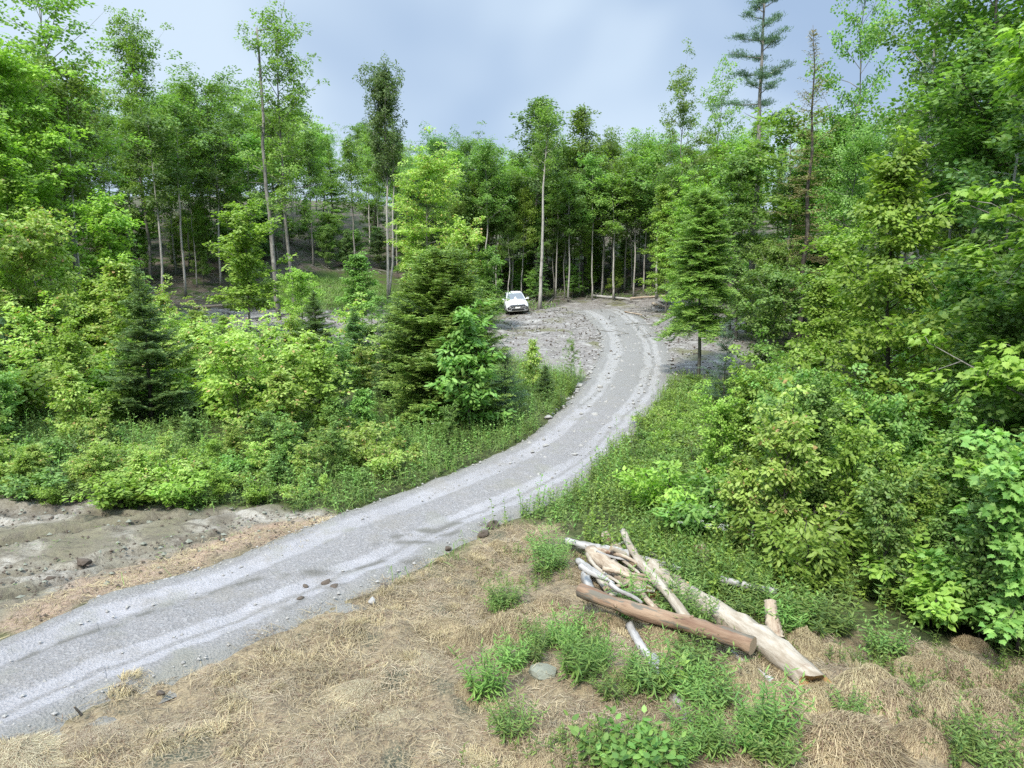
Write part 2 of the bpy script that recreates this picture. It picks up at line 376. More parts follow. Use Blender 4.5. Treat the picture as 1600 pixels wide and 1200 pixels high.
dirt = mixc(t, rmp(t, n4, .52, .66), dirt, (0.122, 0.119, 0.072))
litter = mixc(t, rmp(t, n2, .3, .7), (.055, .047, .038), (.125, .105, .085)); litter = mixc(t, rmp(t, n1, .45, .60), litter, (.045, .065, .024))
mead = mixc(t, rmp(t, n2, .3, .7), (.035, .06, .015), (.085, .13, .03)); mead = mixc(t, rmp(t, n1, .5, .65), mead, (.07, .055, .04))
for nm, c in (('litter', litter), ('meadow', mead), ('dirt', dirt), ('straw', straw), ('sand', sand), ('red', red)): col = mixc(t, att(nm), col, c)
col = mixc(t, mth(t, 'MULTIPLY', att('rut'), .8), col, (.04, .036, .03))
hgt = mth(t, 'ADD', mth(t, 'MULTIPLY', n3, .35), n2)
bp = nd(t, 'ShaderNodeBump', Strength=.9, Distance=.06, Height=hgt)
p = nd(t, 'ShaderNodeBsdfPrincipled', **{'Base Color': col, 'Roughness': .95, 'Normal': bp.outputs[0], 'Specular IOR Level': .1})
nd(t, 'ShaderNodeOutputMaterial', Surface=p.outputs[0])
mb = MB(); mb.add(np.stack([X, Y, ZZ], -1), q)
g = mb.build('ground', M['ground'], smooth=True); tag(g, kind='structure')
ZN['rut'] = np.clip(rut_depth(X, Y), 0, 1)*ZN['sand']
for nm, a in ZN.items():
    at_ = g.data.attributes.new(nm, 'FLOAT', 'POINT'); at_.data.foreach_set('value', np.asarray(a, np.float32).ravel())

# the drive: a strip whose edges dive under the ground, so its outline is ragged
us = np.linspace(-.14, 1.14, 60)
U = us[None, :]; sl = np.concatenate([[0], np.cumsum(np.linalg.norm(np.diff(RC, axis=0), axis=1))])
wob = (fbm(sl*.5, sl*0, 71)-.5)*.06
PX = RL[:, None, 0]+(RR-RL)[:, None, 0]*U; PY = RL[:, None, 1]+(RR-RL)[:, None, 1]*U
edge = np.minimum(us+.0, 1-us)[None, :]
prof = -.09+.14*sstep(-.10, .09, edge+(fbm(PX*1.3, PY*1.3, 73)-.5)*.12)
def tr(c, wd): return np.exp(-((U-c-wob[:, None])/wd)**2)
prof = prof - .045*tr(.27, .09) - .045*tr(.74, .09) + .015*tr(.5, .12)
prof = prof + (fbm(PX*9, PY*9, 75, 2)-.5)*.022*(1-tr(.27, .09))*(1-tr(.74, .09)) + (fbm(PX*2, PY*2, 77)-.5)*.05
endf = sstep(0, 4.5, sl[-1]-sl)[:, None]
PZ = height(PX, PY)+prof*endf-.16*(1-endf)
i = np.arange(NR-1)[:, None]*60; j = np.arange(59)[None, :]
q = np.stack([i+j, i+j+1, i+60+j+1, i+60+j], -1).reshape(-1, 4)
m, t = newmat('road_gravel')
tcn = nd(t, 'ShaderNodeTexCoord'); P = tcn.outputs['Object']
ua = nd(t, 'ShaderNodeAttribute', _attribute_name='across').outputs['Fac']
n1, n2, n3, n4 = noise(t, P, .9, 5, .6), noise(t, P, 7, 4, .65), noise(t, P, 42, 4, .75), noise(t, P, .22, 2)
uw = mth(t, 'ADD', ua, mth(t, 'MULTIPLY', mth(t, 'SUBTRACT', n1, .5), .17))
def band(c, wd):
    return rmp(t, mth(t, 'ABSOLUTE', mth(t, 'SUBTRACT', uw, c)), wd*.55, wd*1.15, 1.0, 0.0)
trk = mth(t, 'MAXIMUM', band(.23, .10), mth(t, 'MAXIMUM', band(.70, .055), band(.83, .045)))
vor = nd(t, 'ShaderNodeTexVoronoi', Scale=26.0, Vector=P)
base = mixc(t, rmp(t, n3, .3, .72), (.15, .143, .138), (.265, .253, .25))
base = mixc(t, rmp(t, n2, .45, .75), base, (.19, .185, .185))
vg = nd(t, 'ShaderNodeSeparateColor', Color=vor.outputs['Color']).outputs[0]
base = mixc(t, mth(t, 'MULTIPLY', rmp(t, vg, .55, 1.0), .35), base, (.13, .125, .118)); base = mixc(t, mth(t, 'MULTIPLY', rmp(t, vg, .3, .0), .35), base, (.34, .33, .32))
smo = mixc(t, rmp(t, n2, .3, .7), (.27, .262, .268), (.325, .315, .322))
c = mixc(t, mth(t, 'MULTIPLY', trk, rmp(t, n4, .35, .6, .35, .8)), base, smo)
ed = rmp(t, mth(t, 'MINIMUM', uw, mth(t, 'SUBTRACT', 1.0, uw)), -.02, .15, 1.0, 0.0)
c = mixc(t, mth(t, 'MULTIPLY', ed, .85), c, (.18, .175, .155))
stn = rmp(t, n1, .54, .68); c = mixc(t, mth(t, 'MULTIPLY', stn, .5), c, (.19, .185, .15))
dst = rmp(t, noise(t, P, .55, 6, .7), .50, .66); c = mixc(t, mth(t, 'MULTIPLY', dst, .55), c, (.19, .175, .15))
c = mixc(t, mth(t, 'MULTIPLY', nd(t, 'ShaderNodeAttribute', _attribute_name='mark').outputs['Fac'], .8), c, (.10, .095, .08))
far = rmp(t, nd(t, 'ShaderNodeSeparateXYZ', Vector=P).outputs[1], 22, 32)                                    # upper part: plain grey rubble, less crushed stone
c = mixc(t, mth(t, 'MULTIPLY', far, .8), c, mixc(t, trk, (.185, .18, .168), (.255, .248, .235)))
bp = nd(t, 'ShaderNodeBump', Strength=.8, Distance=.03, Height=mth(t, 'ADD', n3, mth(t, 'MULTIPLY', vor.outputs['Distance'], .8)))
p = nd(t, 'ShaderNodeBsdfPrincipled', **{'Base Color': c, 'Roughness': .92, 'Normal': bp.outputs[0], 'Specular IOR Level': .15})
nd(t, 'ShaderNodeOutputMaterial', Surface=p.outputs[0])
mb = MB(); mb.add(np.stack([PX, PY, PZ], -1), q)
rd = mb.build('gravel_road', m, smooth=True); tag(rd, kind='structure')
MARKS = [poly_w(l) for l in ([(545, 862), (640, 838), (735, 812)], [(452, 906), (520, 893), (600, 881)], [(505, 912), (528, 918)], [(455, 950), (478, 938)], [(25, 1035), (90, 1008), (180, 985)], [(615, 848), (668, 850)], [(222, 965), (300, 942)], [(330, 930), (400, 912)], [(900, 640), (950, 600)], [(640, 880), (655, 877)], [(690, 838), (770, 818)])]
best = np.full(PX.shape, 9.0); wx = PX+(fbm(PX*2, PY*2, 55)-.5)*.3; wy = PY+(fbm(PX*2, PY*2, 56)-.5)*.3
for l in MARKS:
    for p0, p1 in zip(l[:-1], l[1:]):
        d = p1-p0; t_ = np.clip(((wx-p0[0])*d[0]+(wy-p0[1])*d[1])/(d@d), 0, 1); best = np.minimum(best, np.hypot(wx-p0[0]-d[0]*t_, wy-p0[1]-d[1]*t_))
mk = np.exp(-(best/.10)**2)*sstep(.32, .52, fbm(PX*3, PY*3, 57))
a = rd.data.attributes.new('mark', 'FLOAT', 'POINT'); a.data.foreach_set('value', mk.astype(np.float32).ravel())
a = rd.data.attributes.new('across', 'FLOAT', 'POINT'); a.data.foreach_set('value', np.broadcast_to(U, PX.shape).astype(np.float32).ravel())

# ------------------------------------------------------------------ plant builders (each returns a dict of part meshes)
def uvec(rng, n):
    v = rng.normal(size=(n, 3)); return nrm(v)
def spray_leaves(mb, rng, C, D, rx, thick, n, ls, tmpl, wid=.8, tilt=.35, jit=.45, m=0):
    """flat layered sprays of leaves: C centres, D outward direction of each spray"""
    k = len(C)
    if not k: return
    C = np.repeat(C, n, 0); D = np.repeat(nrm(D), n, 0); N_ = len(C)
    up = np.repeat(nrm(np.array([0, 0, 1.0])+rng.normal(size=(k, 3))*tilt), n, 0)
    ex = nrm(D-up*(D*up).sum(1, keepdims=True)); ey = np.cross(up, ex)
    r = np.sqrt(rng.random(N_))*rx; a = rng.random(N_)*2*pi
    P = C+ex*(r*np.cos(a)*1.15)[:, None]+ey*(r*np.sin(a)*.9)[:, None]+up*((rng.normal(size=N_))*thick-(r/rx)**2*rx*.28)[:, None]
    A = nrm(ex*(np.cos(a)*.8+.5)[:, None]+ey*np.sin(a)[:, None]+rng.normal(size=(N_, 3))*.3-up*.25)
    Nn = nrm(up+rng.normal(size=(N_, 3))*jit)
    L = ls*rng.uniform(.65, 1.2, N_)
    leaves(mb, tmpl, P-A*L[:, None]*.5, A, Nn, L, L*wid, m)

def decid(seed, h, cb, R, nb, ntw, nlf, ls, mats, prof='oval', tr=.11, rx=.5, thick=.12, tmpl=LEAF4, up=(.25, .9), wander=.02, fork=False, lean=(0, 0),
          twigs=False, dead=0, skew=(0, 0), wid=.8, kt=7, tilt=.35, bare=0.0):
    rng = np.random.default_rng(seed); tb = MB(); cb_ = MB()
    zs = np.linspace(0, 1, 12)
    w_ = np.cumsum(rng.normal(size=(12, 2))*wander*h/4, 0); w_ -= w_[0]
    path = np.stack([w_[:, 0]+lean[0]*zs*h, w_[:, 1]+lean[1]*zs*h, zs*h*.97], 1); path[0, 2] = -.25
    rad = tr*(1-zs*.93)**.85; rad[0] *= 1.35
    tube(tb, path, rad, kt)
    if fork:
        p2 = path.copy(); p2[:, 0] += .35*np.minimum(zs*6, 1)+.35*zs; tube(tb, p2, rad*.8, kt)
    Cs, Ds = [], []; TA, TBb, tra = [], [], []
    for i in range(nb):
        f = (i+rng.random())/nb; t_ = cb+(1-cb)*f**.92
        z = t_*h*.97; bp_ = np.array([np.interp(z, path[:, 2], path[:, k]) for k in (0, 1)]+[z])
        if prof == 'oval': rr = R*math.sqrt(max(.10, 1-((f-.42)/.60)**2))
        elif prof == 'cone': rr = R*(1-f*.88)
        elif prof == 'vase': rr = R*(.35+.75*f)*(1 if f < .9 else .8)
        else: rr = R*(.55+.6*rng.random())*(1-.55*f**2)
        rr *= rng.uniform(.6, 1.15)
        az = i*2.399+rng.normal()*.5; el = up[0]+(up[1]-up[0])*f+rng.normal()*.12
        d = np.array([cos(az)*cos(el)+skew[0]*.5, sin(az)*cos(el)+skew[1]*.5, sin(el)]); d /= np.linalg.norm(d)
        L = rr/max(.35, cos(el)); s = np.linspace(0, 1, 5)[:, None]
        bend = np.array([0, 0, .18*L]) if rng.random() < .6 else np.array([0, 0, -.10*L])
        bpth = bp_+d*L*s+bend*s*s+rng.normal(size=(5, 3))*.03*L*s
        br = max(.012, tr*.34*(1-f*.6)*min(1, L/2))
        tube(tb, bpth, br*(1-.85*np.linspace(0, 1, 5)), 4, cap=False)
        if rng.random() < bare: continue
        n_ = max(2, int(ntw*(.5+.5*L/R)))
        ss = np.concatenate([[1.0], rng.uniform(.28, 1, n_-1)])
        for s_ in ss:
            b0 = np.array([np.interp(s_, np.linspace(0, 1, 5), bpth[:, k]) for k in range(3)])
            o = rng.normal(size=3)*np.array([1, 1, .45]); o = o/np.linalg.norm(o)*(.3 if s_ == 1.0 else rng.uniform(.2, .55))*min(1.2, L*.45)
            e = b0+o+d*.12*L*(s_ == 1.0); Cs.append(e); Ds.append(o/np.linalg.norm(o)*.5+d*np.array([1, 1, .3])); TA.append(b0); TBb.append(e); tra.append(br*.35)
    if twigs or kt > 6: tubes3(tb, TA, TBb, np.array(tra), np.array(tra)*.5)
    Cs, Ds = np.array(Cs), np.array(Ds)
    spray_leaves(cb_, rng, Cs, Ds, rx, thick, nlf, ls, tmpl, wid, tilt)
    return dict(trunk=tb.mesh('trunk', M[mats[1]], True), crown=cb_.mesh('crown', M[mats[0]]), h=h, kind='tree')

def conifer(seed, h, R, mats, base=.04, dz=.26, nbr=6, tsp=.13, nsp=.035, nl=.09, nw=.03, droop=.0, tr=None, prof=.85, tip=None, gap=None, sparse=1.0, upt=.25, tl=.45):
    rng = np.random.default_rng(seed); tb = MB(); cm = MB(); tr = tr or h*.013
    zs = np.linspace(0, 1, 9); path = np.stack([rng.normal(size=9)*.012*h*zs, rng.normal(size=9)*.012*h*zs, zs*h], 1); path[0, 2] = -.25
    tube(tb, path, tr*(1-zs*.94), 7)
    A0, D0, L0, U0 = [], [], [], []; BA, BB, BR = [], [], []
    z = base*h
    while z < h*.985:
        f = (z-base*h)/(h*(1-base)); step = dz*(1-.45*f)*rng.uniform(.8, 1.2)
        if gap and gap[0] < z/h < gap[1]: z += step; continue
        n_ = max(3, int(nbr*rng.uniform(.7, 1.2)))
        a0 = rng.random()*6.28
        for b in range(n_):
            if rng.random() > sparse: continue
            az = a0+b*2*pi/n_+rng.normal()*.35; zj = z+rng.normal()*dz*.35; L = max(.10, R*(1-f)**prof*rng.uniform(.5, 1.2))
            el = -droop*(1-f)+.75*f**2+rng.normal()*.17
            k = max(4, int(L/.16)); s = np.linspace(0, 1, k); d = np.array([cos(az), sin(az), 0])
            p0 = np.array([np.interp(z, path[:, 2], path[:, 0]), np.interp(z, path[:, 2], path[:, 1]), zj])
            zz = np.sin(el)*L*s+upt*L*s*s*(.5)-droop*.55*L*s*s*(1-f)
            bp_ = p0+d*(L*s*cos(el))[:, None]; bp_[:, 2] += zz
            BA.append(bp_[:-1]); BB.append(bp_[1:]); BR.append(np.linspace(.012, .004, k-1)*max(.5, L))
            # the branch axis and its side twigs
            side = np.cross(d, [0, 0, 1.0])
            A0.append(bp_[:-1]); D0.append(bp_[1:]-bp_[:-1]); L0.append(np.linalg.norm(bp_[1:]-bp_[:-1], axis=1)); U0.append(np.tile([0, 0, 1.0], (k-1, 1)))
            nt_ = max(2, int(L/tsp)); ts = np.linspace(.16, .98, nt_)
            for sgn in (-1, 1):
                q0 = np.stack([np.interp(ts, s, bp_[:, c]) for c in range(3)], 1)
                ll = tl*L*(1-ts*.72)*rng.uniform(.6, 1.15, nt_)+.05
                dd = nrm(d*.75+side*sgn*rng.uniform(.6, 1.1, (nt_, 1))+np.array([0, 0, 1])*(rng.normal(size=(nt_, 1))*.14-.25*droop))
                A0.append(q0); D0.append(dd); L0.append(ll); U0.append(nrm(np.array([0, 0, 1.0])+rng.normal(size=(nt_, 3))*.25))
        z += step
    A0, D0, U0 = np.concatenate(A0), nrm(np.concatenate(D0)), np.concatenate(U0); L0 = np.concatenate(L0)
    tubes3(tb, np.concatenate(BA), np.concatenate(BB), np.concatenate(BR), np.concatenate(BR)*.8)
    cnt = np.maximum(2, (L0/nsp).astype(int)); idx = np.repeat(np.arange(len(L0)), cnt); k = np.arange(len(idx))-np.repeat(np.cumsum(cnt)-cnt, cnt)
    s = (k+rng.random(len(idx)))/cnt[idx]*L0[idx]; sg = np.where(k % 2 == 0, 1.0, -1.0)
    D, Un = D0[idx], U0[idx]; Sd = nrm(np.cross(D, Un))
    P = A0[idx]+D*s[:, None]
    A = nrm(D*.85+Sd*sg[:, None]*.75+Un*.18+rng.normal(size=P.shape)*.22)
    leaves(cm, LEAF4, P, A, nrm(Un+rng.normal(size=P.shape)*.3), nl*rng.uniform(.7, 1.2, len(P)), nw, 0)
    return dict(trunk=tb.mesh('trunk', M[mats[1]], True), crown=cm.mesh('crown', M[mats[0]]), h=h, kind='tree')

def shrub(seed, h, R, nst, nspr, nlf, ls, mat, tmpl=LEAF6, rx=.22, wid=.55, thick=.05, tilt=.4, bark='bark_dark'):
    rng = np.random.default_rng(seed); tb = MB(); cm = MB(); Cs, Ds, TA, TB_ = [], [], [], []
    for i in range(nst):
        az = i*2.399+rng.normal()*.3; lean = rng.uniform(.05, 1)**.7
        L = h*rng.uniform(.65, 1.08); s = np.linspace(0, 1, 6)
        d = np.array([cos(az), sin(az)]); p = np.stack([d[0]*R*lean*s**1.3, d[1]*R*lean*s**1.3, L*s*(1-.28*lean*s)], 1); p[:, :2] += d*.05*i**.3; p[0, 2] = -.15
        p[1:] += rng.normal(size=(5, 3))*.02*h
        tube(tb, p, .012*h*(1-.8*s)+.003, 4, cap=False)
        for s_ in np.concatenate([[1.0], rng.uniform(.18, 1, nspr-1)]):
            b0 = np.array([np.interp(s_, s, p[:, c]) for c in range(3)]); o = rng.normal(size=3)*np.array([1, 1, .4]); o = o/np.linalg.norm(o)*(.06 if s_ == 1 else rng.uniform(.15, .42)*R*.8)
            Cs.append(b0+o); Ds.append(o+np.array([d[0], d[1], 0])*.1); TA.append(b0); TB_.append(b0+o)
    tubes3(tb, TA, TB_, np.full(len(TA), .005*h), np.full(len(TA), .002*h))
    spray_leaves(cm, rng, np.array(Cs), np.array(Ds), rx, thick, nlf, ls, tmpl, wid, tilt)
    return dict(stem=tb.mesh('stem', M[bark], True), foliage=cm.mesh('foliage', M[mat]), h=h, kind='shrub')

def herb(seed, h, n, R, nl, ll, lw, mat, tmpl=LEAF6, arch=.5):
    """clump of upright leafy stems"""
    rng = np.random.default_rng(seed); tb = MB(); cm = MB()
    for i in range(n):
        r = R*math.sqrt((i+.3)/n); a = i*2.399; hh = h*rng.uniform(.6, 1.1)
        s = np.linspace(0, 1, 5); ln = np.array([cos(a), sin(a)])*r*.9*rng.uniform(.5, 1.3)+rng.normal(size=2)*.05
        p = np.stack([cos(a)*r*.6+ln[0]*s**1.5, sin(a)*r*.6+ln[1]*s**1.5, hh*s], 1); p[0, 2] = -.06
        tube(tb, p, .0055*(1-.6*s)*(h/.6)**.5, 3, cap=False)
        k = int(nl*rng.uniform(.8, 1.2)); t_ = np.linspace(.12, 1, k)**.9
        P = np.stack([np.interp(t_, s, p[:, c]) for c in range(3)], 1); az = np.arange(k)*2.2+rng.random()*6
        el = -.1+.9*t_**3+rng.normal(size=k)*.2
        A = np.stack([np.cos(az)*np.cos(el), np.sin(az)*np.cos(el), np.sin(el)], 1)
        Nn = nrm(np.stack([-np.cos(az)*np.sin(el), -np.sin(az)*np.sin(el), np.cos(el)], 1)+rng.normal(size=(k, 3))*.2)
        leaves(cm, tmpl, P, A, Nn, ll*rng.uniform(.7, 1.15, k)*(1.05-.45*t_), lw*(1.1-.4*t_))
    return dict(stem=tb.mesh('stem', M['weed'], True), foliage=cm.mesh('foliage', M[mat]), h=h, kind='herb')

def pine(seed, h, cb, R, mats, nb=26, sp=.35, nn=60, tr=.2):
    """tall pine: bare lower trunk with dead stubs, open crown of needle tufts"""
    rng = np.random.default_rng(seed); tb = MB(); cm = MB(); zs = np.linspace(0, 1, 12)
    path = np.stack([np.cumsum(rng.normal(size=12))*.02*h/6, np.cumsum(rng.normal(size=12))*.02*h/6, zs*h], 1); path[:, :2] -= path[0, :2]; path[0, 2] = -.3
    tube(tb, path, tr*(1-.93*zs)**.8, 8); Cs, Ds = [], []
    for i in range(nb+8):
        dead = i >= nb; f = rng.random() if dead else (i+rng.random())/nb
        z = h*(rng.uniform(cb*.45, cb*1.05) if dead else min(.99, cb+(1-cb)*f+rng.normal()*.02))
        az = i*2.399; L = R*(.5 if dead else (1.05-.75*f)*rng.uniform(.55, 1.1)); el = rng.normal()*.15+(.0 if dead else .1+.5*f)
        b0 = np.array([np.interp(z, path[:, 2], path[:, 0]), np.interp(z, path[:, 2], path[:, 1]), z]); d = np.array([cos(az)*cos(el), sin(az)*cos(el), sin(el)])
        s = np.linspace(0, 1, 5); p = b0+d*L*s[:, None]; p[:, 2] += .15*L*s*s
        tube(tb, p, .035*(1-.8*s), 4, cap=False)
        if dead: continue
        for s_ in rng.uniform(.3, 1, max(3, int(L/sp*2.2))):
            c = b0+d*L*s_+rng.normal(size=3)*np.array([.3, .3, .1])*L*.35; c[2] += .15*L*s_*s_; Cs.append(c); Ds.append(d)
    Cs = np.array(Cs); n_ = len(Cs); Cr = np.repeat(Cs, nn, 0); A = uvec(rng, len(Cr)); A[:, 2] = np.abs(A[:, 2])*.7+.1; A += np.repeat(np.array(Ds), nn, 0)*.4
    P = Cr+rng.normal(size=Cr.shape)*np.array([.16, .16, .05]); leaves(cm, LEAF4, P, A, uvec(rng, len(Cr)), .17*rng.uniform(.7, 1.2, len(Cr)), .03)
    return dict(trunk=tb.mesh('trunk', M[mats[1]], True), crown=cm.mesh('crown', M[mats[0]]), h=h, kind='tree')

def put(name, pr, loc, h, label, cat='tree', group=None, rs=None, rz=None, leaf=None, bark=None):
    """one plant standing at loc: an Empty at its foot with its parts under it"""
    s = h/pr['h']; o = empty(name, loc, random.random()*6.28 if rz is None else rz, label, cat, group)
    o.scale = (s*(rs or 1), s*(rs or 1), s)
    for part in ('trunk', 'crown', 'stem', 'foliage', 'flower'):
        if part in pr:
            c = link(part, pr[part], o); mt = bark if part in ('trunk', 'stem') else leaf if part in ('crown', 'foliage') else None
            if mt: c.material_slots[0].link = 'OBJECT'; c.material_slots[0].material = M[mt]
    return o
def put_px(name, pr, px, y, py_top, label, **k):
    x, y, z = at_y(px, y); h = top_z(py_top, y)-z
    if h > 7:
        for q_ in range(3):
            if pr is MIDT[q_]: pr = MIDL[q_]
    return put(name, pr, (x, y, z), h, label, **k)

# ------------------------------------------------------------------ plant prototypes
FT = [decid(100+i, 15, .40+.06*(i % 3), 2.3+.25*(i % 2), 40, 7, 46, .16, ('forest', 'bark'), ('oval', 'cone', 'wide')[i % 3], .10, .55, .13, wander=.025) for i in range(6)]
SPARSE = [decid(120+i, 16, .35, 2.3, 32, 7, 40, .16, ('forest', 'bark'), 'oval', .10, .45, .12, wander=.03, bare=.15) for i in range(2)]
POLE = [decid(130+i, 12, .55, 1.3, 20, 6, 36, .16, ('forest', 'bark_pale'), 'oval', .065, .4, .12, wander=.011) for i in range(2)]
MIDT = [decid(140+i, 6, .16, 1.55, 44, 7, 34, .14, ('bright', 'bark'), ('cone', 'oval', 'wide')[i], .05, .30, .07, wander=.03, twigs=True, tmpl=LEAF6, wid=.75, tilt=.25) for i in range(3)]
MIDL = [decid(210+i, 11, .14, 2.1, 58, 8, 44, .16, ('bright', 'bark'), ('cone', 'oval', 'wide')[i], .085, .42, .07, wander=.025, twigs=True, wid=.75, tilt=.22, up=(.1, .9)) for i in range(3)]
SAP = [decid(150+i, 3, .14, .85, 30, 6, 24, .12, ('yellow', 'bark_dark'), ('cone', 'wide', 'oval')[i], .022, .22, .04, wander=.03, twigs=True, tmpl=LEAF6, wid=.7, tilt=.28, up=(.45, 1.1)) for i in range(3)]
FIR = [conifer(160, 5.2, 1.5, ('fir', 'bark_dark'), tsp=.075, nsp=.018, nbr=8), conifer(161, 5.5, 1.75, ('fir_light', 'bark_dark'), tsp=.075, nsp=.018, prof=.42, dz=.15, nbr=10, upt=.5)]
FIRS = [conifer(165, 2.2, .75, ('fir', 'bark_dark'), dz=.15, tsp=.05, nsp=.015, nl=.06, nw=.02, nbr=8), conifer(166, 12, 2.0, ('cool', 'bark'), dz=.4, nbr=8, tsp=.16, nsp=.05, nl=.2, nw=.07, droop=.25, base=.15)]
SHR = [shrub(170+i, 1.6, 1.05, 9, 13, 22, .125, ('mid', 'bright', 'mid', 'weed')[i], rx=.20, wid=(.55, .7, .5, .6)[i]) for i in range(4)]
HERB = [herb(180, .5, 17, .30, 26, .15, .028, 'weed'), herb(181, .62, 14, .28, 30, .16, .027, 'weed'), herb(182, .40, 22, .28, 18, .10, .03, 'mid')]
BROAD = herb(185, .42, 9, .3, 9, .22, .13, 'mid')
BROADY = herb(186, .48, 4, .16, 8, .30, .14, 'yellow')
HEM = conifer(190, 8.0, 1.7, ('fir_light', 'bark'), base=.32, dz=.22, nbr=11, tsp=.085, nsp=.020, nl=.10, nw=.034, droop=.27, prof=.36, gap=(.41, .48), upt=.0, tl=.5, tr=.085)
DYING = conifer(191, 14.5, 2.0, ('dying', 'bark_dark'), base=.22, dz=.42, nbr=6, tsp=.16, nsp=.075, nl=.13, nw=.035, droop=.18, prof=.75, sparse=.75, tr=.15)
PINE = pine(192, 21, .62, 2.1, ('pine', 'bark'), nb=34)
REDD = conifer(193, 1.7, .5, ('red', 'bark_dark'), dz=.2, tsp=.09, nsp=.04, nl=.06, nw=.02, sparse=.7)
PINELET = conifer(194, 2.6, .95, ('pine', 'bark_dark'), dz=.3, nbr=6, tsp=.16, nsp=.012, nl=.16, nw=.014, upt=.5)
ASPEN = decid(195, 18, .52, 1.5, 50, 7, 46, .15, ('cool', 'bark_pale'), 'oval', .13, .34, .22, up=(1.0, 1.25), fork=True, wander=.012, tilt=.9)
LEANER = decid(196, 20, .34, 3.1, 52, 8, 44, .16, ('forest', 'bark'), 'wide', .14, .5, .12, wander=.018, skew=(.7, -.2), twigs=True, bare=.08)
ROUND = decid(197, 18, .22, 2.8, 60, 8, 56, .16, ('forest', 'bark'), 'wide', .13, .5, .12, wander=.02, twigs=True, up=(.2, 1.1))
TALLM = decid(198, 17, .16, 2.6, 50, 7, 46, .15, ('mid', 'bark_pale'), 'oval', .15, .5, .1, wander=.012, twigs=True, up=(.1, .9))
BIGSAP = decid(199, 8.0, .10, 2.1, 56, 8, 40, .135, ('bright', 'bark_dark'), 'cone', .075, .34, .06, twigs=True, tmpl=LEAF6, wid=.75, tilt=.25, up=(.35, 1.0))
NEARM = decid(200, 12, .12, 2.9, 60, 8, 44, .17, ('bright', 'bark'), 'wide', .13, .42, .07, twigs=True, tmpl=MAPLE, wid=.95, tilt=.22, up=(-.1, .8))
LOWM = decid(201, 3.6, .12, 1.7, 30, 8, 34, .15, ('mid', 'bark_dark'), 'wide', .035, .34, .05, twigs=True, tmpl=MAPLE, wid=.95, tilt=.22, up=(.1, .8))
ROBUST = decid(202, 3.4, .12, 1.25, 26, 6, 26, .19, ('mid', 'bark_dark'), 'wide', .03, .28, .05, twigs=True, tmpl=LEAF6, wid=.5, tilt=.25, up=(.2, .9))

# ------------------------------------------------------------------ trees that stand out, one by one (photo column, distance, top row)
put_px('tree', SPARSE[0], 118, 42, -30, 'tall open-crowned tree with long bare trunk at upper left, cut by the top edge', rs=1.25, rz=.4)
put_px('tree', POLE[0], 134, 41, 110, 'slim pale tree beside the tall open-crowned tree at far left', rs=1.2)
put_px('tree', ROUND, 235, 57, 60, 'tall rounded dark-topped broadleaf tree left of the leaning snag', rz=1.0, leaf='forest')
put_px('tree', FT[3], 345, 66, 135, 'broad thin-topped tree between the rounded tree and the leaning snag', rs=1.4, leaf='mid')
x, y, z = at_y(434, 49); LH = top_z(28, 49)-z
put('tree', LEANER, (x+.9, y+.6, z), LH, 'tall tree with ragged open crown reaching right, tallest left of the sky gap', rz=0, leaf='forest')
put_px('tree', ASPEN, 607, 62, 132, 'twin-trunked tree with upswept narrow crown, alone against the sky', rz=pi/2*.1)
put_px('tree', MIDT[1], 668, 55, 258, 'yellow-green young maple standing in front of the dark wood left of the car', leaf='yellow', rs=1.15)
put_px('tree', MIDT[2], 730, 47, 360, 'short bright maple sapling just left of the parked car', leaf='yellow', rs=1.1)
put_px('tree', FT[1], 838, 70, 155, 'tall dark-leaved tree just behind the slim pale leaning trunk', rs=1.45, leaf='cool')
put_px('tree', FT[4], 915, 72, 162, 'tall narrow-topped tree right of the slim pale leaning trunk', rs=1.2, leaf='forest')
put_px('tree', SPARSE[1], 1050, 64, 135, 'tree with twisted sparse top standing above the skyline right of centre', rs=.9)
put_px('tree', SPARSE[0], 1108, 68, 138, 'thin-topped tree with airy crown above the skyline, right of the twisted one', rs=.9)
put_px('pine_tree', PINE, 1168, 46, -75, 'very tall pine with long bare trunk and tufted top, cut by the upper edge', cat='pine')
put_px('spruce_tree', DYING, 1247, 40, 40, 'dying spruce with sparse brownish needles, right of the tall pine', cat='spruce', rz=2)
put_px('tree', TALLM, 1412, 31, -60, 'tall maple with straight pale grey trunk right of the dying spruce', rz=.8)
put_px('tree', SPARSE[1], 1322, 41, -25, 'tall thin tree between the dying spruce and the pale-trunked maple', leaf='mid', rs=.75)
put_px('tree', FT[2], 1510, 25, -160, 'tall tree with rough grey trunk at the right edge wood', leaf='mid', rs=1.2, bark='bark')
put_px('spruce_tree', HEM, 1091, 31.5, 300, 'small spruce with bare lower trunk beside the bend of the road', cat='spruce', rz=.6)
put_px('tree', BIGSAP, 1376, 19.5, 245, 'bright young maple with dark slender trunk rising from the right thicket', rs=1.0)
put('tree', NEARM, (11.3, 13.2, h1(11.3, 13.2)), 12.5, 'large-leaved maple hanging into the upper right corner', rz=1.2)
put('tree', NEARM, (14.2, 17.5, h1(14.2, 17.5)), 12.5, 'second large-leaved maple at the right edge, behind the nearest one', rz=4.0, leaf='mid')
put('tree', LOWM, (7.7, 10.1, h1(7.7, 10.1)), 3.1, 'low maple with broad lobed leaves leaning over the straw at right edge', cat='young maple', rz=.5)
put_px('fir_tree', FIR[0], 238, 23.5, 418, 'dark pointed young fir standing among yellow-green saplings at left', cat='fir', rs=1.12)
put_px('fir_tree', FIR[1], 692, 24.5, 398, 'big bushy fir left of the road bend, the widest young conifer', cat='fir', rs=1.35)
put_px('fir_tree', FIR[1], 632, 26.5, 470, 'smaller fir tucked against the left flank of the big bushy fir', cat='fir', rs=1.0, leaf='fir')
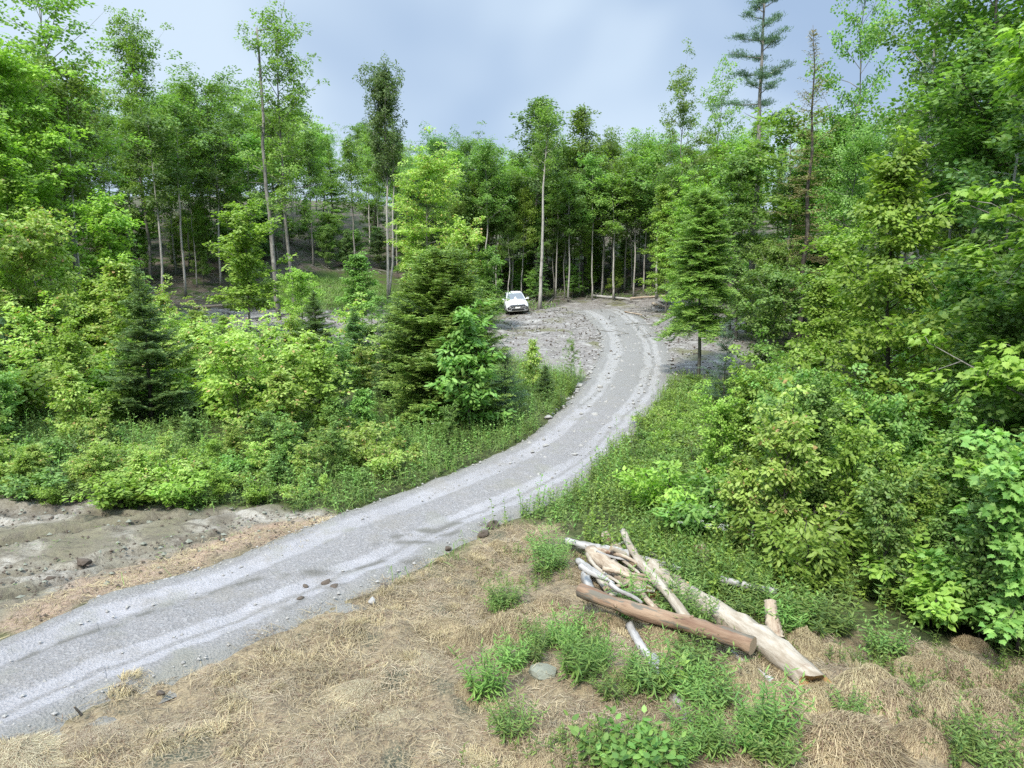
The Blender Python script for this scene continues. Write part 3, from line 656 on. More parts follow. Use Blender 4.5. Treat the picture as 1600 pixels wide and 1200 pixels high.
put_px('fir_tree', FIR[0], 497, 33, 455, 'dense round-topped young fir in the thicket left of the twin trunks', cat='fir', rs=1.4, leaf='fir')
put_px('fir_tree', FIR[0], 555, 29, 480, 'young fir between the round-topped fir and the big bushy fir', cat='fir', rs=1.2)
put_px('young_pine', PINELET, 25, 27, 500, 'bluish soft-needled young pine at the left edge of the thicket', cat='young pine', rs=1.3)
put_px('young_pine', PINELET, 790, 24.5, 545, 'bluish young pine on the right flank of the big bushy fir', cat='young pine')
put_px('young_pine', PINELET, 1130, 26, 520, 'soft-needled young pine in the green bank right of the small spruce', cat='young pine')
put_px('fir_tree', REDD, 398, 22.5, 595, 'dead rust-red little fir among green saplings', cat='dead fir')
put_px('sapling', ROBUST, 735, 22.5, 500, 'large-leaved ash sapling in front of the big bushy fir', cat='sapling', rs=1.1)
put_px('sapling', ROBUST, 702, 20.5, 640, 'small pale sapling with thin bare stem at the road edge under the big fir', cat='sapling', rs=.8)
put_px('sapling', SAP[0], 832, 28, 535, 'yellow-green sapling on the grassy point inside the road bend', cat='sapling', rs=.8)
put_px('fir_tree', FIRS[0], 852, 27, 570, 'squat dark little fir on the grassy point inside the road bend', cat='fir', rs=1.2)
put_px('sapling', SPARSE[1], 890, 29, 535, 'nearly leafless thin sapling at the edge of the bare clearing', cat='sapling', rs=1.1, bark='bark_dark')

# dead standing trunks
def snag(px, y, ptop, lean, r, mat, label, stubs=6, seed=1, jag=.25):
    rng = np.random.default_rng(seed); x, y, z = at_y(px, y); h = top_z(ptop, y)-z; mb = MB(); s = np.linspace(0, 1, 14)
    p = np.stack([lean*s*h+np.cumsum(rng.normal(size=14))*.012*h/4, np.cumsum(rng.normal(size=14))*.01*h/4, s*h], 1); p[0, 2] = -.2
    tube(mb, p, r*(1-.62*s), 8, rnd=rng.uniform(.88, 1.1, (14, 8)))
    tr_ = empty('dead_tree', (x, y, z), 0, label, 'dead tree'); mb.build('trunk', M[mat], tr_, True)
    for k in range(stubs):
        b = MB()
        f = rng.uniform(.45, .99); b0 = np.array([np.interp(f, s, p[:, c]) for c in range(3)]); a = rng.random()*6.28; d = np.array([cos(a), sin(a), rng.uniform(-.1, .8)])*rng.uniform(.5, 1.3)*h*.05
        tube(b, [b0, b0+d*.6+[0, 0, .03], b0+d], [r*.22, r*.14, .01], 4); b.build('limb', M[mat], tr_, True)
snag(435, 48.5, 42, -.022, .17, 'bark', 'tall bare dead trunk leaning left beside the ragged-crowned tree', 12, 3)
LEANT = decid(203, 18, .70, 1.7, 26, 6, 44, .15, ('cool', 'bark_pale'), 'wide', .17, .42, .12, lean=(.035, 0), wander=.008, twigs=True)
put_px('tree', LEANT, 843, 61, 168, 'slim pale trunk leaning right with a small high crown, just right of the parked car', rz=0, leaf='forest')
snag(1487, 27, 405, .03, .10, 'bark', 'short dead forked trunk in the dark wood at right', 3, 5)

# ------------------------------------------------------------------ the wood behind: individual trees
rng = np.random.default_rng(42)
FRONT = ([-400, 0, 130, 300, 450, 600, 790, 900, 1050, 1130, 1250, 1400, 1600, 2000], [30, 36, 44, 54, 60, 65, 64, 68, 64, 52, 37, 29, 22, 18])
CLEAR = [(118, 40, 44), (235, 55, 59), (434, 60, 51), (480, 45, 56), (607, 42, 64), (845, 30, 66), (1165, 40, 50), (1247, 60, 42), (1412, 55, 33), (1510, 25, 27), (1050, 30, 60), (1108, 26, 64), (668, 40, 57)]
pts = []; grp = 'trees of the wood around the clearing'
tries = 0
def px_of(x, y):
    dep = y*cos(PITCH)-(h1(x, y)-H)*sin(PITCH); return 800+F*x/dep
while len(pts) < 246 and tries < 60000:
    tries += 1
    px = rng.uniform(-120, 1720) if len(pts) < 200 else rng.uniform(620, 1110); y = 16+rng.random()**.75*88 if len(pts) < 200 else rng.uniform(64, 86)
    y0 = np.interp(px, *FRONT)
    if y < y0 or y > y0+52: continue
    x, y, z = at_y(px, y)
    if soft(Z_DIRT, np.array([x]), np.array([y]))[0] > .2 or soft(Z_GRASS, np.array([x]), np.array([y]))[0] > .3: continue
    if any(abs(px-a) < b_ and y < c_ for a, b_, c_ in CLEAR): continue
    dmin = 1.75+.052*(y-y0)
    if any((x-a)**2+(y-b)**2 < dmin**2 for a, b, *_ in pts): continue
    pts.append((x, y, z, px, y-y0))
KL = {'ft': ('slender broadleaf tree in the wood behind the clearing', 'slender broadleaf tree in the wood at left', 'slender broadleaf tree in the wood at right'),
      'pole': ('thin pale-trunked tree in the wood behind the clearing', 'thin pale-trunked tree in the wood at left', 'thin pale-trunked tree in the wood at right'),
      'con': ('dark conifer in the wood behind the clearing', 'dark conifer in the wood at left', 'dark conifer in the wood at right')}
for k, (x, y, z, px, dd) in enumerate(pts):
    side = 1 if px < 480 else 2 if px > 1120 else 0
    u = rng.random(); hh = rng.uniform(11.5, 15.5)
    if side == 0: hh *= .92
    if px > 1050: hh *= np.interp(px, [1050, 1250, 1500], [.95, .95, .98])
    if px < 120: hh *= 1.12
    if dd < 7: hh *= rng.uniform(.6, 1.0)
    lf = rng.choice(['forest', 'mid', 'cool', 'bright'], p=[.42, .28, .16, .14] if side != 2 else [.3, .36, .1, .24])
    if u < .66: put('tree', FT[rng.integers(6)], (x, y, z), hh, KL['ft'][side], group=grp+', broadleaf, '+('centre', 'left', 'right')[side], rs=rng.uniform(.9, 1.3), leaf=lf, bark=rng.choice(['bark', 'bark_pale', 'bark_dark'], p=[.42, .46, .12]))
    elif u < .86: put('tree', POLE[rng.integers(2)], (x, y, z), hh*.9, KL['pole'][side], group=grp+', pale trunks, '+('centre', 'left', 'right')[side], rs=rng.uniform(1.0, 1.5), leaf=lf, bark='bark_pale')
    else: put('spruce_tree', FIRS[1], (x, y, z), hh*rng.uniform(.6, 1.0), KL['con'][side], cat='spruce', group=grp+', conifers, '+('centre', 'left', 'right')[side], rs=rng.uniform(.85, 1.3), leaf=rng.choice(['cool', 'fir', 'fir_light']))
for k, (px, y) in enumerate([(868, 68), (888, 66), (905, 70), (925, 67), (940, 69), (958, 66), (975, 70), (990, 67), (1005, 68), (1025, 65), (1042, 62), (1140, 47), (800, 69), (770, 68), (745, 66), (290, 55), (345, 58), (395, 60), (255, 53), (1500, 26), (1465, 28), (1225, 42), (1545, 22)]):
    x, y, z = at_y(px, y); put('tree', POLE[k % 2], (x, y, z), rng.uniform(10.5, 14.5), 'thin straight trunk at the front edge of the '+('wood behind the clearing' if 700 < px < 1100 else 'wood at left' if px < 700 else 'wood at right'),
        group='thin trunks at the wood front, '+('centre' if 700 < px < 1100 else 'left' if px < 700 else 'right'), rs=rng.uniform(1.1, 1.6), leaf=rng.choice(['forest', 'mid', 'cool']), bark='bark_pale')
# young trees under the wood's edge
und = []; tries = 0
while len(und) < 60 and tries < 20000:
    tries += 1; px = rng.uniform(-60, 1660); y0 = np.interp(px, *FRONT); y = y0+rng.uniform(-6, 14)*(1 if y0 > 30 else .6); x, y, z = at_y(px, y)
    if soft(Z_DIRT, np.array([x]), np.array([y]))[0] > .05 or soft(Z_GRASS, np.array([x]), np.array([y]))[0] > .05 or 770 < px < 1050 and y < 66: continue
    if any(abs(px-a) < b_*.7 and y < c_ for a, b_, c_ in CLEAR) or any((x-a)**2+(y-b)**2 < 1.7**2 for a, b in und): continue
    if (420 < px < 500 or 560 < px < 640) and rng.random() < .7: continue
    und.append((x, y)); side = 1 if px < 480 else 2 if px > 1120 else 0
    lf = rng.choice(['bright', 'mid', 'yellow', 'forest'], p=[.4, .3, .12, .18])
    put('young_tree', MIDT[rng.integers(3)], (x, y, z), rng.uniform(2.6, 5.6)*(.75 if side == 0 else 1), ('young leafy tree under the wood edge behind the clearing', 'young leafy tree at the foot of the wood at left', 'young leafy tree at the foot of the wood at right')[side],
        cat='young tree', group='young trees at the wood edge, '+('centre', 'left', 'right')[side], rs=rng.uniform(.9, 1.3), leaf=lf)
deep = []; tries = 0
while len(deep) < 60 and tries < 9000:
    tries += 1; px = rng.uniform(120, 1120) if len(deep) < 50 else rng.uniform(1150, 1600); y = np.interp(px, *FRONT)+rng.uniform(5, 26); x, y, z = at_y(px, y)
    if zones(np.array([x]), np.array([y]))['litter'][0] < .7 or any((x-a)**2+(y-b)**2 < 2.1**2 for a, b in deep): continue
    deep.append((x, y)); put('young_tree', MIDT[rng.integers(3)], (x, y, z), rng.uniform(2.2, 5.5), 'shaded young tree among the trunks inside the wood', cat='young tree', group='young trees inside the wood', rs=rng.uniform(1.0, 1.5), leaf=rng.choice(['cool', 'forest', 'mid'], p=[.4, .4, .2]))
# left foreground of the wood: tall bright young trees filling the left edge
for px, y, pt, k, lf in ((30, 33, 190, 0, 'bright'), (70, 30, 350, 1, 'yellow'), (-30, 28, 270, 2, 'yellow'), (185, 37, 330, 2, 'bright'), (160, 30, 440, 0, 'bright'), (48, 37, 90, 1, 'bright'), (-25, 36, 40, 0, 'bright'), (205, 29, 415, 0, 'yellow'), (392, 42, 340, 2, 'bright'), (474, 38, 430, 1, 'bright'), (560, 45, 400, 0, 'mid'), (765, 47, 400, 2, 'mid')):
    put_px('young_tree', MIDT[k], px, y, pt, 'tall bright young maple in the leafy left edge of the clearing' if px < 300 else 'young maple standing before the wood left of the car', cat='young tree', group='bright young maples, '+('left edge' if px < 300 else 'left of the car'), leaf=lf, rs=rng.uniform(1.0, 1.4))
for px, y, pt, k, lf in ((1075, 46, 300, 1, 'bright'), (1040, 58, 290, 0, 'bright'), (1150, 42, 250, 2, 'mid'), (1200, 30, 430, 1, 'mid'), (1270, 26, 440, 0, 'bright'), (1470, 22, 430, 1, 'mid'), (1575, 17, 400, 0, 'bright'), (1310, 30, 380, 2, 'bright'), (1455, 26, 400, 0, 'mid'), (1620, 15, 420, 1, 'mid')):
    put_px('young_tree', MIDT[k], px, y, pt, 'leafy young maple in front of the wood right of the road' if px < 1250 else 'leafy young maple rising behind the right-hand thicket', cat='young tree', group='leafy young maples, '+('right of the road' if px < 1250 else 'right thicket'), leaf=lf, rs=rng.uniform(1.0, 1.35))

# ------------------------------------------------------------------ saplings and shrubs of the two thickets
def scatter(n, dmin, fx, seed, avoid=()):
    r = np.random.default_rng(seed); out = []; tr_ = 0
    while len(out) < n and tr_ < 30000:
        tr_ += 1; c = fx(r)
        if c is None: continue
        x, y, z = at_y(*c)
        if abs(float(road_uv([x], [y])[0])-.5) < .66 and y < 60: continue
        if any((x-a)**2+(y-b)**2 < dmin**2 for a, b, *_ in out): continue
        out.append((x, y, z, c[0]))
    return out
def left_f(r):
    px = r.uniform(-60, 800); y = r.uniform(16.9, 36)
    if y < np.interp(px, [-60, 330, 500, 640, 760, 800], [16.9, 17.0, 17.4, 20.6, 23.2, 26]): return None
    if px > 560 and y > 32: return None
    return px, y
for k, (x, y, z, px) in enumerate(scatter(100, .85, left_f, 5)):
    cap = np.interp(px, [-60, 100, 180, 320, 420, 560, 640, 740, 800], [430, 455, 440, 470, 500, 495, 505, 560, 600])
    if 165 < px < 315 and y < 24.5: cap = 650
    if 610 < px < 790 and y < 25.5: cap = 655
    if px > 700: cap = max(cap, 590)
    hh = min(rng.uniform(1.5, 3.3)*np.interp(y, [16.9, 19, 22, 34], [.36, .6, .95, 1.15]), max(.45, top_z(cap+rng.uniform(0, 60), y)-z))
    lf = rng.choice(['yellow', 'bright', 'mid'], p=[.55, .3, .15] if px < 520 else [.25, .35, .4])
    pr = SAP[rng.integers(3)] if rng.random() < .75 else SHR[rng.integers(4)]
    put('sapling', pr, (x, y, z), hh, 'pale yellow-green sapling in the thicket left of the road' if lf == 'yellow' else 'green leafy sapling in the thicket left of the road', cat='sapling', group='saplings of the left thicket, '+('pale' if lf == 'yellow' else 'green'), leaf=lf, rs=rng.uniform(1.0, 1.45))
def verge_f(r):
    px = r.uniform(-60, 700); y = r.uniform(15.2, 20.5)
    return (px, y) if y > np.interp(px, [-60, 0, 330, 500, 600, 700], [16.3, 16.3, 15.9, 16.2, 17.9, 20]) else None
for k, (x, y, z, px) in enumerate(scatter(58, .55, verge_f, 8)):
    lf = rng.choice(['yellow', 'bright', 'mid', 'weed'], p=[.4, .3, .15, .15]); pr = (SAP+SHR)[rng.integers(7)]
    put('seedling', pr, (x, y, z), rng.uniform(.45, 1.1), 'low leafy seedling among the weeds along the left verge', cat='seedling', group='seedlings of the left verge', leaf=lf, rs=rng.uniform(1.2, 1.7))
def right_f(r):
    px = r.uniform(960, 1700); y = 9.8+r.random()**1.3*20
    lo = np.interp(px, [1000, 1060, 1150, 1230, 1330, 1500, 1700], [15.8, 13.9, 12.6, 11.9, 11.1, 10.3, 9.8])
    if y < lo: return None
    return px, y
for k, (x, y, z, px) in enumerate(scatter(165, .76, right_f, 6)):
    cap = top_z(np.interp(px, [960, 1060, 1120, 1200, 1330, 1500, 1700], [745, 700, 655, 580, 620, 650, 600])+rng.uniform(-10, 120)+max(0, 15-y)*38, y)-z
    hh = float(np.clip(cap, .7, 4.2)); lf = rng.choice(['bright', 'mid', 'weed', 'yellow'], p=[.34, .42, .12, .12])
    pr = SHR[rng.integers(4)] if hh < 1.7 else (SAP if hh < 3 else MIDT)[rng.integers(3)]
    put('shrub', pr, (x, y, z), hh, 'leafy green shrub in the thicket right of the road' if y > 14 else 'leafy shrub at the near foot of the right-hand thicket', cat='shrub', group='shrubs of the right thicket, '+('inner' if y > 14 else 'near foot'), leaf=lf, rs=float(np.clip(1.8/hh, .9, 1.5)))

# ------------------------------------------------------------------ ground cover: weeds, grass, dry straw (nobody could count these)
def cover(n, xr, yr, keep, seed):
    r = np.random.default_rng(seed); x = r.uniform(*xr, n); y = r.uniform(*yr, n); k = keep(x, y) > r.random(n); x, y = x[k], y[k]
    return r, x, y
def gz(x, y, ZNq=None):
    return height(x, y)+relief(x, y, zones(x, y))
def green_keep(x, y):
    zz = zones(x, y); u = road_uv(x, y); off = np.where((u > -.02) & (u < 1.02), 0, 1)
    g_ = np.clip(1-zz['straw']*1.0-zz['sand']-zz['red']-zz['dirt']-zz['litter']*.75, 0, 1)
    lump = sstep(.22, .5, fbm(x*.55, y*.55, 91))
    return g_*off*(.10+.90*lump)
def weed_patch(name, n, xr, yr, seed, hgt, nl, ll, lw, mat, label=None, keep=green_keep, tmpl=LEAF4):
    r, x, y = cover(n, xr, yr, keep, seed); z = gz(x, y); k = len(x); mb = MB()
    hh = hgt*r.uniform(.45, 1.2, k)*(.6+.8*fbm(x*.7, y*.7, 93)); ln = r.normal(size=(k, 2))*.12*hh[:, None]
    T = np.stack([x+ln[:, 0], y+ln[:, 1], z+hh], 1); B = np.stack([x, y, z-.03], 1)
    tubes3(mb, B, T, np.full(k, .006), np.full(k, .003))
    idx = np.repeat(np.arange(k), nl); m_ = len(idx); f = np.tile((np.arange(nl)+.6)/nl, k)**.75; az = np.tile(np.arange(nl)*2.3, k)+r.random(k)[idx]*6.28; el = -.15+.9*f**3+r.normal(size=m_)*.25
    P_ = B[idx]+(T-B)[idx]*f[:, None]; A = np.stack([np.cos(az)*np.cos(el), np.sin(az)*np.cos(el), np.sin(el)], 1)
    Nn = nrm(np.stack([-np.cos(az)*np.sin(el), -np.sin(az)*np.sin(el), np.cos(el)], 1)+r.normal(size=(m_, 3))*.25)
    leaves(mb, tmpl, P_, A, Nn, ll*r.uniform(.6, 1.2, m_)*(1.1-.5*f), lw*r.uniform(.7, 1.2, m_))
    o = mb.build(name, M[mat]); return tag(o, kind='stuff')
weed_patch('weeds', 15000, (-17, 4), (14.5, 36), 301, .5, 11, .13, .04, 'weed')
weed_patch('weeds', 5200, (-20, 4), (14.5, 36), 302, .6, 9, .13, .05, 'mid')
weed_patch('weeds', 9000, (1.5, 11), (11, 30), 303, .62, 13, .13, .034, 'weed')
weed_patch('weeds', 7000, (1.5, 11), (11, 30), 304, .6, 10, .13, .055, 'bright')
weed_patch('weeds', 900, (-17, 4), (14.5, 34), 307, 1.05, 13, .16, .045, 'mid')
weed_patch('weeds', 1100, (1.5, 11), (10.5, 28), 308, 1.0, 13, .16, .045, 'mid')
def straw_green(x, y):
    zz = zones(x, y); ptch = sstep(.50, .68, fbm(x*.8+3, y*.8, 95))*sstep(-1.0, 2.0, x)
    return zz['straw']*ptch*(road_uv(x, y) > 1.03)
weed_patch('weeds', 7000, (-1, 9), (6.5, 14), 305, .28, 10, .10, .022, 'weed', keep=straw_green, tmpl=LEAF6)

def blades(name, n, xr, yr, keep, seed, L, W, mat, flat=.25, comb=.6, lift=.02):
    r, x, y = cover(n, xr, yr, keep, seed); z = gz(x, y); k = len(x); mb = MB()
    th = fbm(x*.9, y*.9, seed+1)*12.6*comb+r.normal(size=k)*(1.1); el = np.abs(r.normal(size=k))*flat+.05; L_ = L*r.uniform(.4, 1.25, k)
    d = np.stack([np.cos(th)*np.cos(el), np.sin(th)*np.cos(el), np.sin(el)], 1); sd_ = np.stack([-np.sin(th), np.cos(th), r.normal(size=k)*.3], 1)
    P0 = np.stack([x, y, z+r.random(k)*lift], 1); P1 = P0+d*(L_*.55)[:, None]+sd_*(r.normal(size=k)*.05*L_)[:, None]; P2 = P0+d*L_[:, None]; P2[:, 2] -= L_*np.sin(el)*.9; P2 += sd_*(r.normal(size=k)*.10*L_)[:, None]
    w_ = (W*r.uniform(.6, 1.3, k))[:, None]*sd_*.5
    v = np.stack([P0-w_, P0+w_, P1+w_, P1-w_, P2], 1).reshape(-1, 3); b = np.arange(k)[:, None]*5
    mb.add(v, [b+np.array([[0, 1, 2, 3]]), b+np.array([[3, 2, 4]])])
    return tag(mb.build(name, M[mat]), kind='stuff')
def straw_keep(x, y):
    zz = zones(x, y)
    return zz['straw']*(.25+.75*sstep(.36, .58, fbm(x*1.1, y*1.1, 97)))*np.where(road_uv(x, y)+(fbm(x*2.5, y*2.5, 108)-.5)*.22 > .985, 1, 0)*np.clip(1.3-y*.035, .3, 1)
blades('dry_grass', 230000, (-9, 9.5), (5.5, 15), straw_keep, 310, .18, .0052, 'straw', flat=.16)
blades('dry_grass', 110000, (-9, 9.5), (5.5, 15), lambda x, y: straw_keep(x, y)*sstep(.42, .58, fbm(x*1.6, y*1.6, 99)), 311, .28, .0055, 'hay', flat=.4, lift=.06)
blades('dry_grass', 60000, (-14, -2), (7.5, 17), lambda x, y: zones(x, y)['red'], 312, .2, .006, 'hay', flat=.2)
blades('dry_grass', 9000, (-16, -2), (8, 19), lambda x, y: zones(x, y)['sand']*sstep(.5, .7, fbm(x, y, 101))*.6, 313, .14, .008, 'grass', flat=.3)
blades('grass', 60000, (-16, 9), (12, 34), lambda x, y: green_keep(x, y)*sstep(.34, .55, fbm(x*.5+7, y*.5, 103)), 314, .55, .010, 'grass', flat=.9, comb=1)
blades('grass', 42000, (-24, -3), (40, 66), lambda x, y: zones(x, y)['meadow']*.9, 315, .6, .03, 'grass', flat=1.0, comb=1)
blades('grass', 16000, (-6, 26), (58, 76), lambda x, y: zones(x, y)['litter']*sstep(.48, .6, fbm(x*.3, y*.3, 105))*.9*(np.hypot(x-CAR_X, (y-CAR_Y-1)*.7) > 3), 316, .6, .04, 'grass', flat=.9, comb=1)
r = np.random.default_rng(330); cx = r.uniform(-8.5, 8, 420); cy = r.uniform(6, 14, 420); k_ = straw_keep(cx, cy) > .35; cx, cy = cx[k_], cy[k_]; nb_ = 130; n_ = len(cx)*nb_
rr_ = np.repeat(r.uniform(.06, .20, len(cx)), nb_)*np.sqrt(r.random(n_)); th = r.random(n_)*6.28; bx = np.repeat(cx, nb_)+rr_*np.cos(th); by = np.repeat(cy, nb_)+rr_*np.sin(th); flow = np.repeat(r.random(len(cx))*6.28, nb_)
dd = nrm(np.stack([np.cos(th)*.5+np.cos(flow)*.8+r.normal(size=n_)*.3, np.sin(th)*.5+np.sin(flow)*.8+r.normal(size=n_)*.3, r.uniform(.3, 1.1, n_)], 1)); L_ = r.uniform(.08, .2, n_); P0 = np.stack([bx, by, gz(bx, by)], 1)
sd_ = nrm(np.cross(dd, [0, 0, 1.0]))*.0026; P1 = P0+dd*(L_*.6)[:, None]; P2 = P0+dd*L_[:, None]; P2[:, 2] -= L_*.45
mb = MB(); v = np.stack([P0-sd_, P0+sd_, P1+sd_, P1-sd_, P2], 1).reshape(-1, 3); b = np.arange(n_)[:, None]*5; mb.add(v, [b+np.array([[0, 1, 2, 3]]), b+np.array([[3, 2, 4]])]); tag(mb.build('dry_grass', M['hay']), kind='stuff')
# loose stones of the road surface
def stones(name, n, keep, xr, yr, seed, r0, mat):
    r, x, y = cover(n, xr, yr, keep, seed); k = len(x)
    ico = np.array([(1, 0, 0), (-1, 0, 0), (0, 1, 0), (0, -1, 0), (0, 0, 1), (0, 0, -1)], float)
    F8 = np.array([(0, 2, 4), (2, 1, 4), (1, 3, 4), (3, 0, 4), (2, 0, 5), (1, 2, 5), (3, 1, 5), (0, 3, 5)])
    s_ = r0*r.uniform(.4, 1.3, k)**1.5; v = ico[None]*s_[:, None, None]*r.uniform(.6, 1.3, (k, 6, 1)); a = r.random(k)*6.28
    vx = v[..., 0]*np.cos(a)[:, None]-v[..., 1]*np.sin(a)[:, None]; vy = v[..., 0]*np.sin(a)[:, None]+v[..., 1]*np.cos(a)[:, None]
    V = np.stack([vx+x[:, None], vy+y[:, None], v[..., 2]*.7+(gz(x, y)*0+height(x, y)+.03+s_*.15)[:, None]], -1)
    mb = MB(); mb.add(V.reshape(-1, 3), (np.arange(k)[:, None, None]*6+F8[None]).reshape(-1, 3)); return tag(mb.build(name, M[mat]), kind='stuff')
def onr(x, y): u = road_uv(x, y); return ((u > .0) & (u < 1))*1.0
stones('gravel', 26000, lambda x, y: onr(x, y)*(.25+.75*(np.abs(road_uv(x, y)-.5) > .40)), (-9, 8), (6, 45), 320, .028, 'rock')
stones('gravel', 1800, lambda x, y: onr(x, y), (-9, 9), (18, 56), 321, .07, 'rock')
stones('rubble', 3500, lambda x, y: zones(x, y)['dirt']*(1-.85*onr(x, y)), (-24, 20), (30, 62), 322, .07, 'clod')
stones('rubble', 6000, lambda x, y: zones(x, y)['dirt']*(1-.85*onr(x, y)), (-24, 20), (26, 62), 323, .06, 'rock')
stones('rubble', 5000, lambda x, y: zones(x, y)['sand'], (-16, -3), (9, 19), 325, .028, 'clod')
stones('rubble', 700, lambda x, y: zones(x, y)['sand'], (-16, -3), (9, 19), 324, .05, 'rock_green')

# ------------------------------------------------------------------ hummocks of cut dry grass
def hay_clump(seed, R=.42, hh=.26, n=4500):
    r = np.random.default_rng(seed); a = np.linspace(0, 2*pi, 25)[:-1]; mb = MB(); rings = []
    ax_ = r.uniform(.8, 1.25)
    def surf(rho, th): return np.stack([rho*R*ax_*np.cos(th), rho*R/ax_*np.sin(th), hh*np.maximum(0, 1-rho**2.2)*(.8+.5*vnoise(np.cos(th)*2+5+rho, np.sin(th)*2+5, seed))-.04*(rho > .97)], -1)
    for rho in (.02, .3, .55, .75, .9, 1.05): rings.append(surf(np.full(24, rho), a))
    v = np.concatenate(rings); q = [[i*24+j, i*24+24+j, i*24+24+(j+1) % 24, i*24+(j+1) % 24] for i in range(5) for j in range(24)]
    mb.add(v, np.array(q)[:, ::-1]); core = mb.mesh('core', M['thatch'], True)
    bl = MB(); rho = np.sqrt(r.random(n))*.95; th = r.random(n)*2*pi; flow = r.uniform(0, 6.28)
    p0 = surf(rho, th); rad_ = np.stack([np.cos(th), np.sin(th), 0*th], 1); fl = np.array([cos(flow), sin(flow), 0])
    d = nrm(rad_*(.15+.55*rho)[:, None]+fl*.65+r.normal(size=(n, 3))*.75); L_ = R*r.uniform(.35, .95, n)
    th1 = np.arctan2((p0+d*L_[:, None]*.5)[:, 1]*ax_, (p0+d*L_[:, None]*.5)[:, 0]/ax_); r1 = np.hypot((p0+d*L_[:, None]*.5)[:, 0]/ax_, (p0+d*L_[:, None]*.5)[:, 1]*ax_)/R
    p1 = surf(np.minimum(r1, 1.02), th1); p1[:, :2] = (p0+d*L_[:, None]*.5)[:, :2]; p1[:, 2] += r.random(n)*.085+.01
    p2 = p0+d*L_[:, None]; r2 = np.hypot(p2[:, 0]/ax_, p2[:, 1]*ax_)/R; p2[:, 2] = np.maximum(surf(np.minimum(r2, 1.05), np.arctan2(p2[:, 1]*ax_, p2[:, 0]/ax_))[:, 2], -.02)+np.abs(r.normal(size=n))*.055
    p0[:, 2] += .012; sd_ = nrm(np.cross(d, [0, 0, 1.0]))*(.003*r.uniform(.6, 1.4, n))[:, None]
    V = np.stack([p0-sd_, p0+sd_, p1+sd_, p1-sd_, p2], 1).reshape(-1, 3); b = np.arange(n)[:, None]*5; bl.add(V, [b+np.array([[0, 1, 2, 3]]), b+np.array([[3, 2, 4]])])
    return core, bl.mesh('straw', M['hay'])
M['thatch'] = simple('thatch', (.12, .088, .055), .95, spec=.05, nz=.4, sc=25)
HAY = [hay_clump(400+i, .42, (.26, .32, .22, .28)[i]) for i in range(4)]
HPX = [(732, 1005, 1.0), (792, 992, 1.15), (862, 945, 1.0), (905, 985, .9), (950, 975, .95), (1040, 1000, 1.05), (930, 1010, .8), (1455, 1050, 1.15), (1505, 1060, 1.25), (1350, 1080, 1.2), (1290, 1095, 1.0), (1245, 1050, .8), (1400, 1100, 1.2), (1470, 1115, 1.3), (1330, 1170, 1.5),
       (1225, 1130, 1.0), (1160, 1060, .9), (1190, 1090, .8), (1545, 1110, 1.3), (1420, 1045, .9), (1300, 1025, .9), (1260, 1010, .9), (1560, 1165, 1.2), (1060, 1150, .9), (1100, 1130, .7), (690, 975, .9), (680, 910, .7), (780, 860, .8), (655, 1030, .9), (725, 1080, .8),
       (340, 1050, 1.0), (500, 1180, 1.2), (150, 1160, 1.1), (30, 1190, 1.2), (370, 1085, .8), (555, 1080, 1.0), (260, 1175, .8), (1010, 945, .7), (830, 845, .7), (1520, 1015, .9), (1600, 1080, 1.1), (1440, 1165, 1.1), (620, 1130, 1.0), (850, 1195, .8), (970, 1060, .8)]
for k, (px, py, sc) in enumerate(HPX):
    p_ = at(px, py); zone = 'at the lower right' if px > 1120 else 'around the log pile' if px > 690 else 'along the near road side'
    o = empty('hay_clump', (p_[0], p_[1], p_[2]-.03), rng.random()*6.28, 'rounded hummock of cut dry grass '+zone, 'hay clump', 'dry grass hummocks '+zone)
    sz = sc*rng.uniform(.6, .85); o.scale = (sz*rng.uniform(.9, 1.4), sz, sz*(rng.uniform(.75, 1.1) if px > 690 else .42)); c, b = HAY[k % 4]; link('core', c, o); b = link('straw', b, o)
    if px < 690: b.material_slots[0].link = 'OBJECT'; b.material_slots[0].material = M['straw']

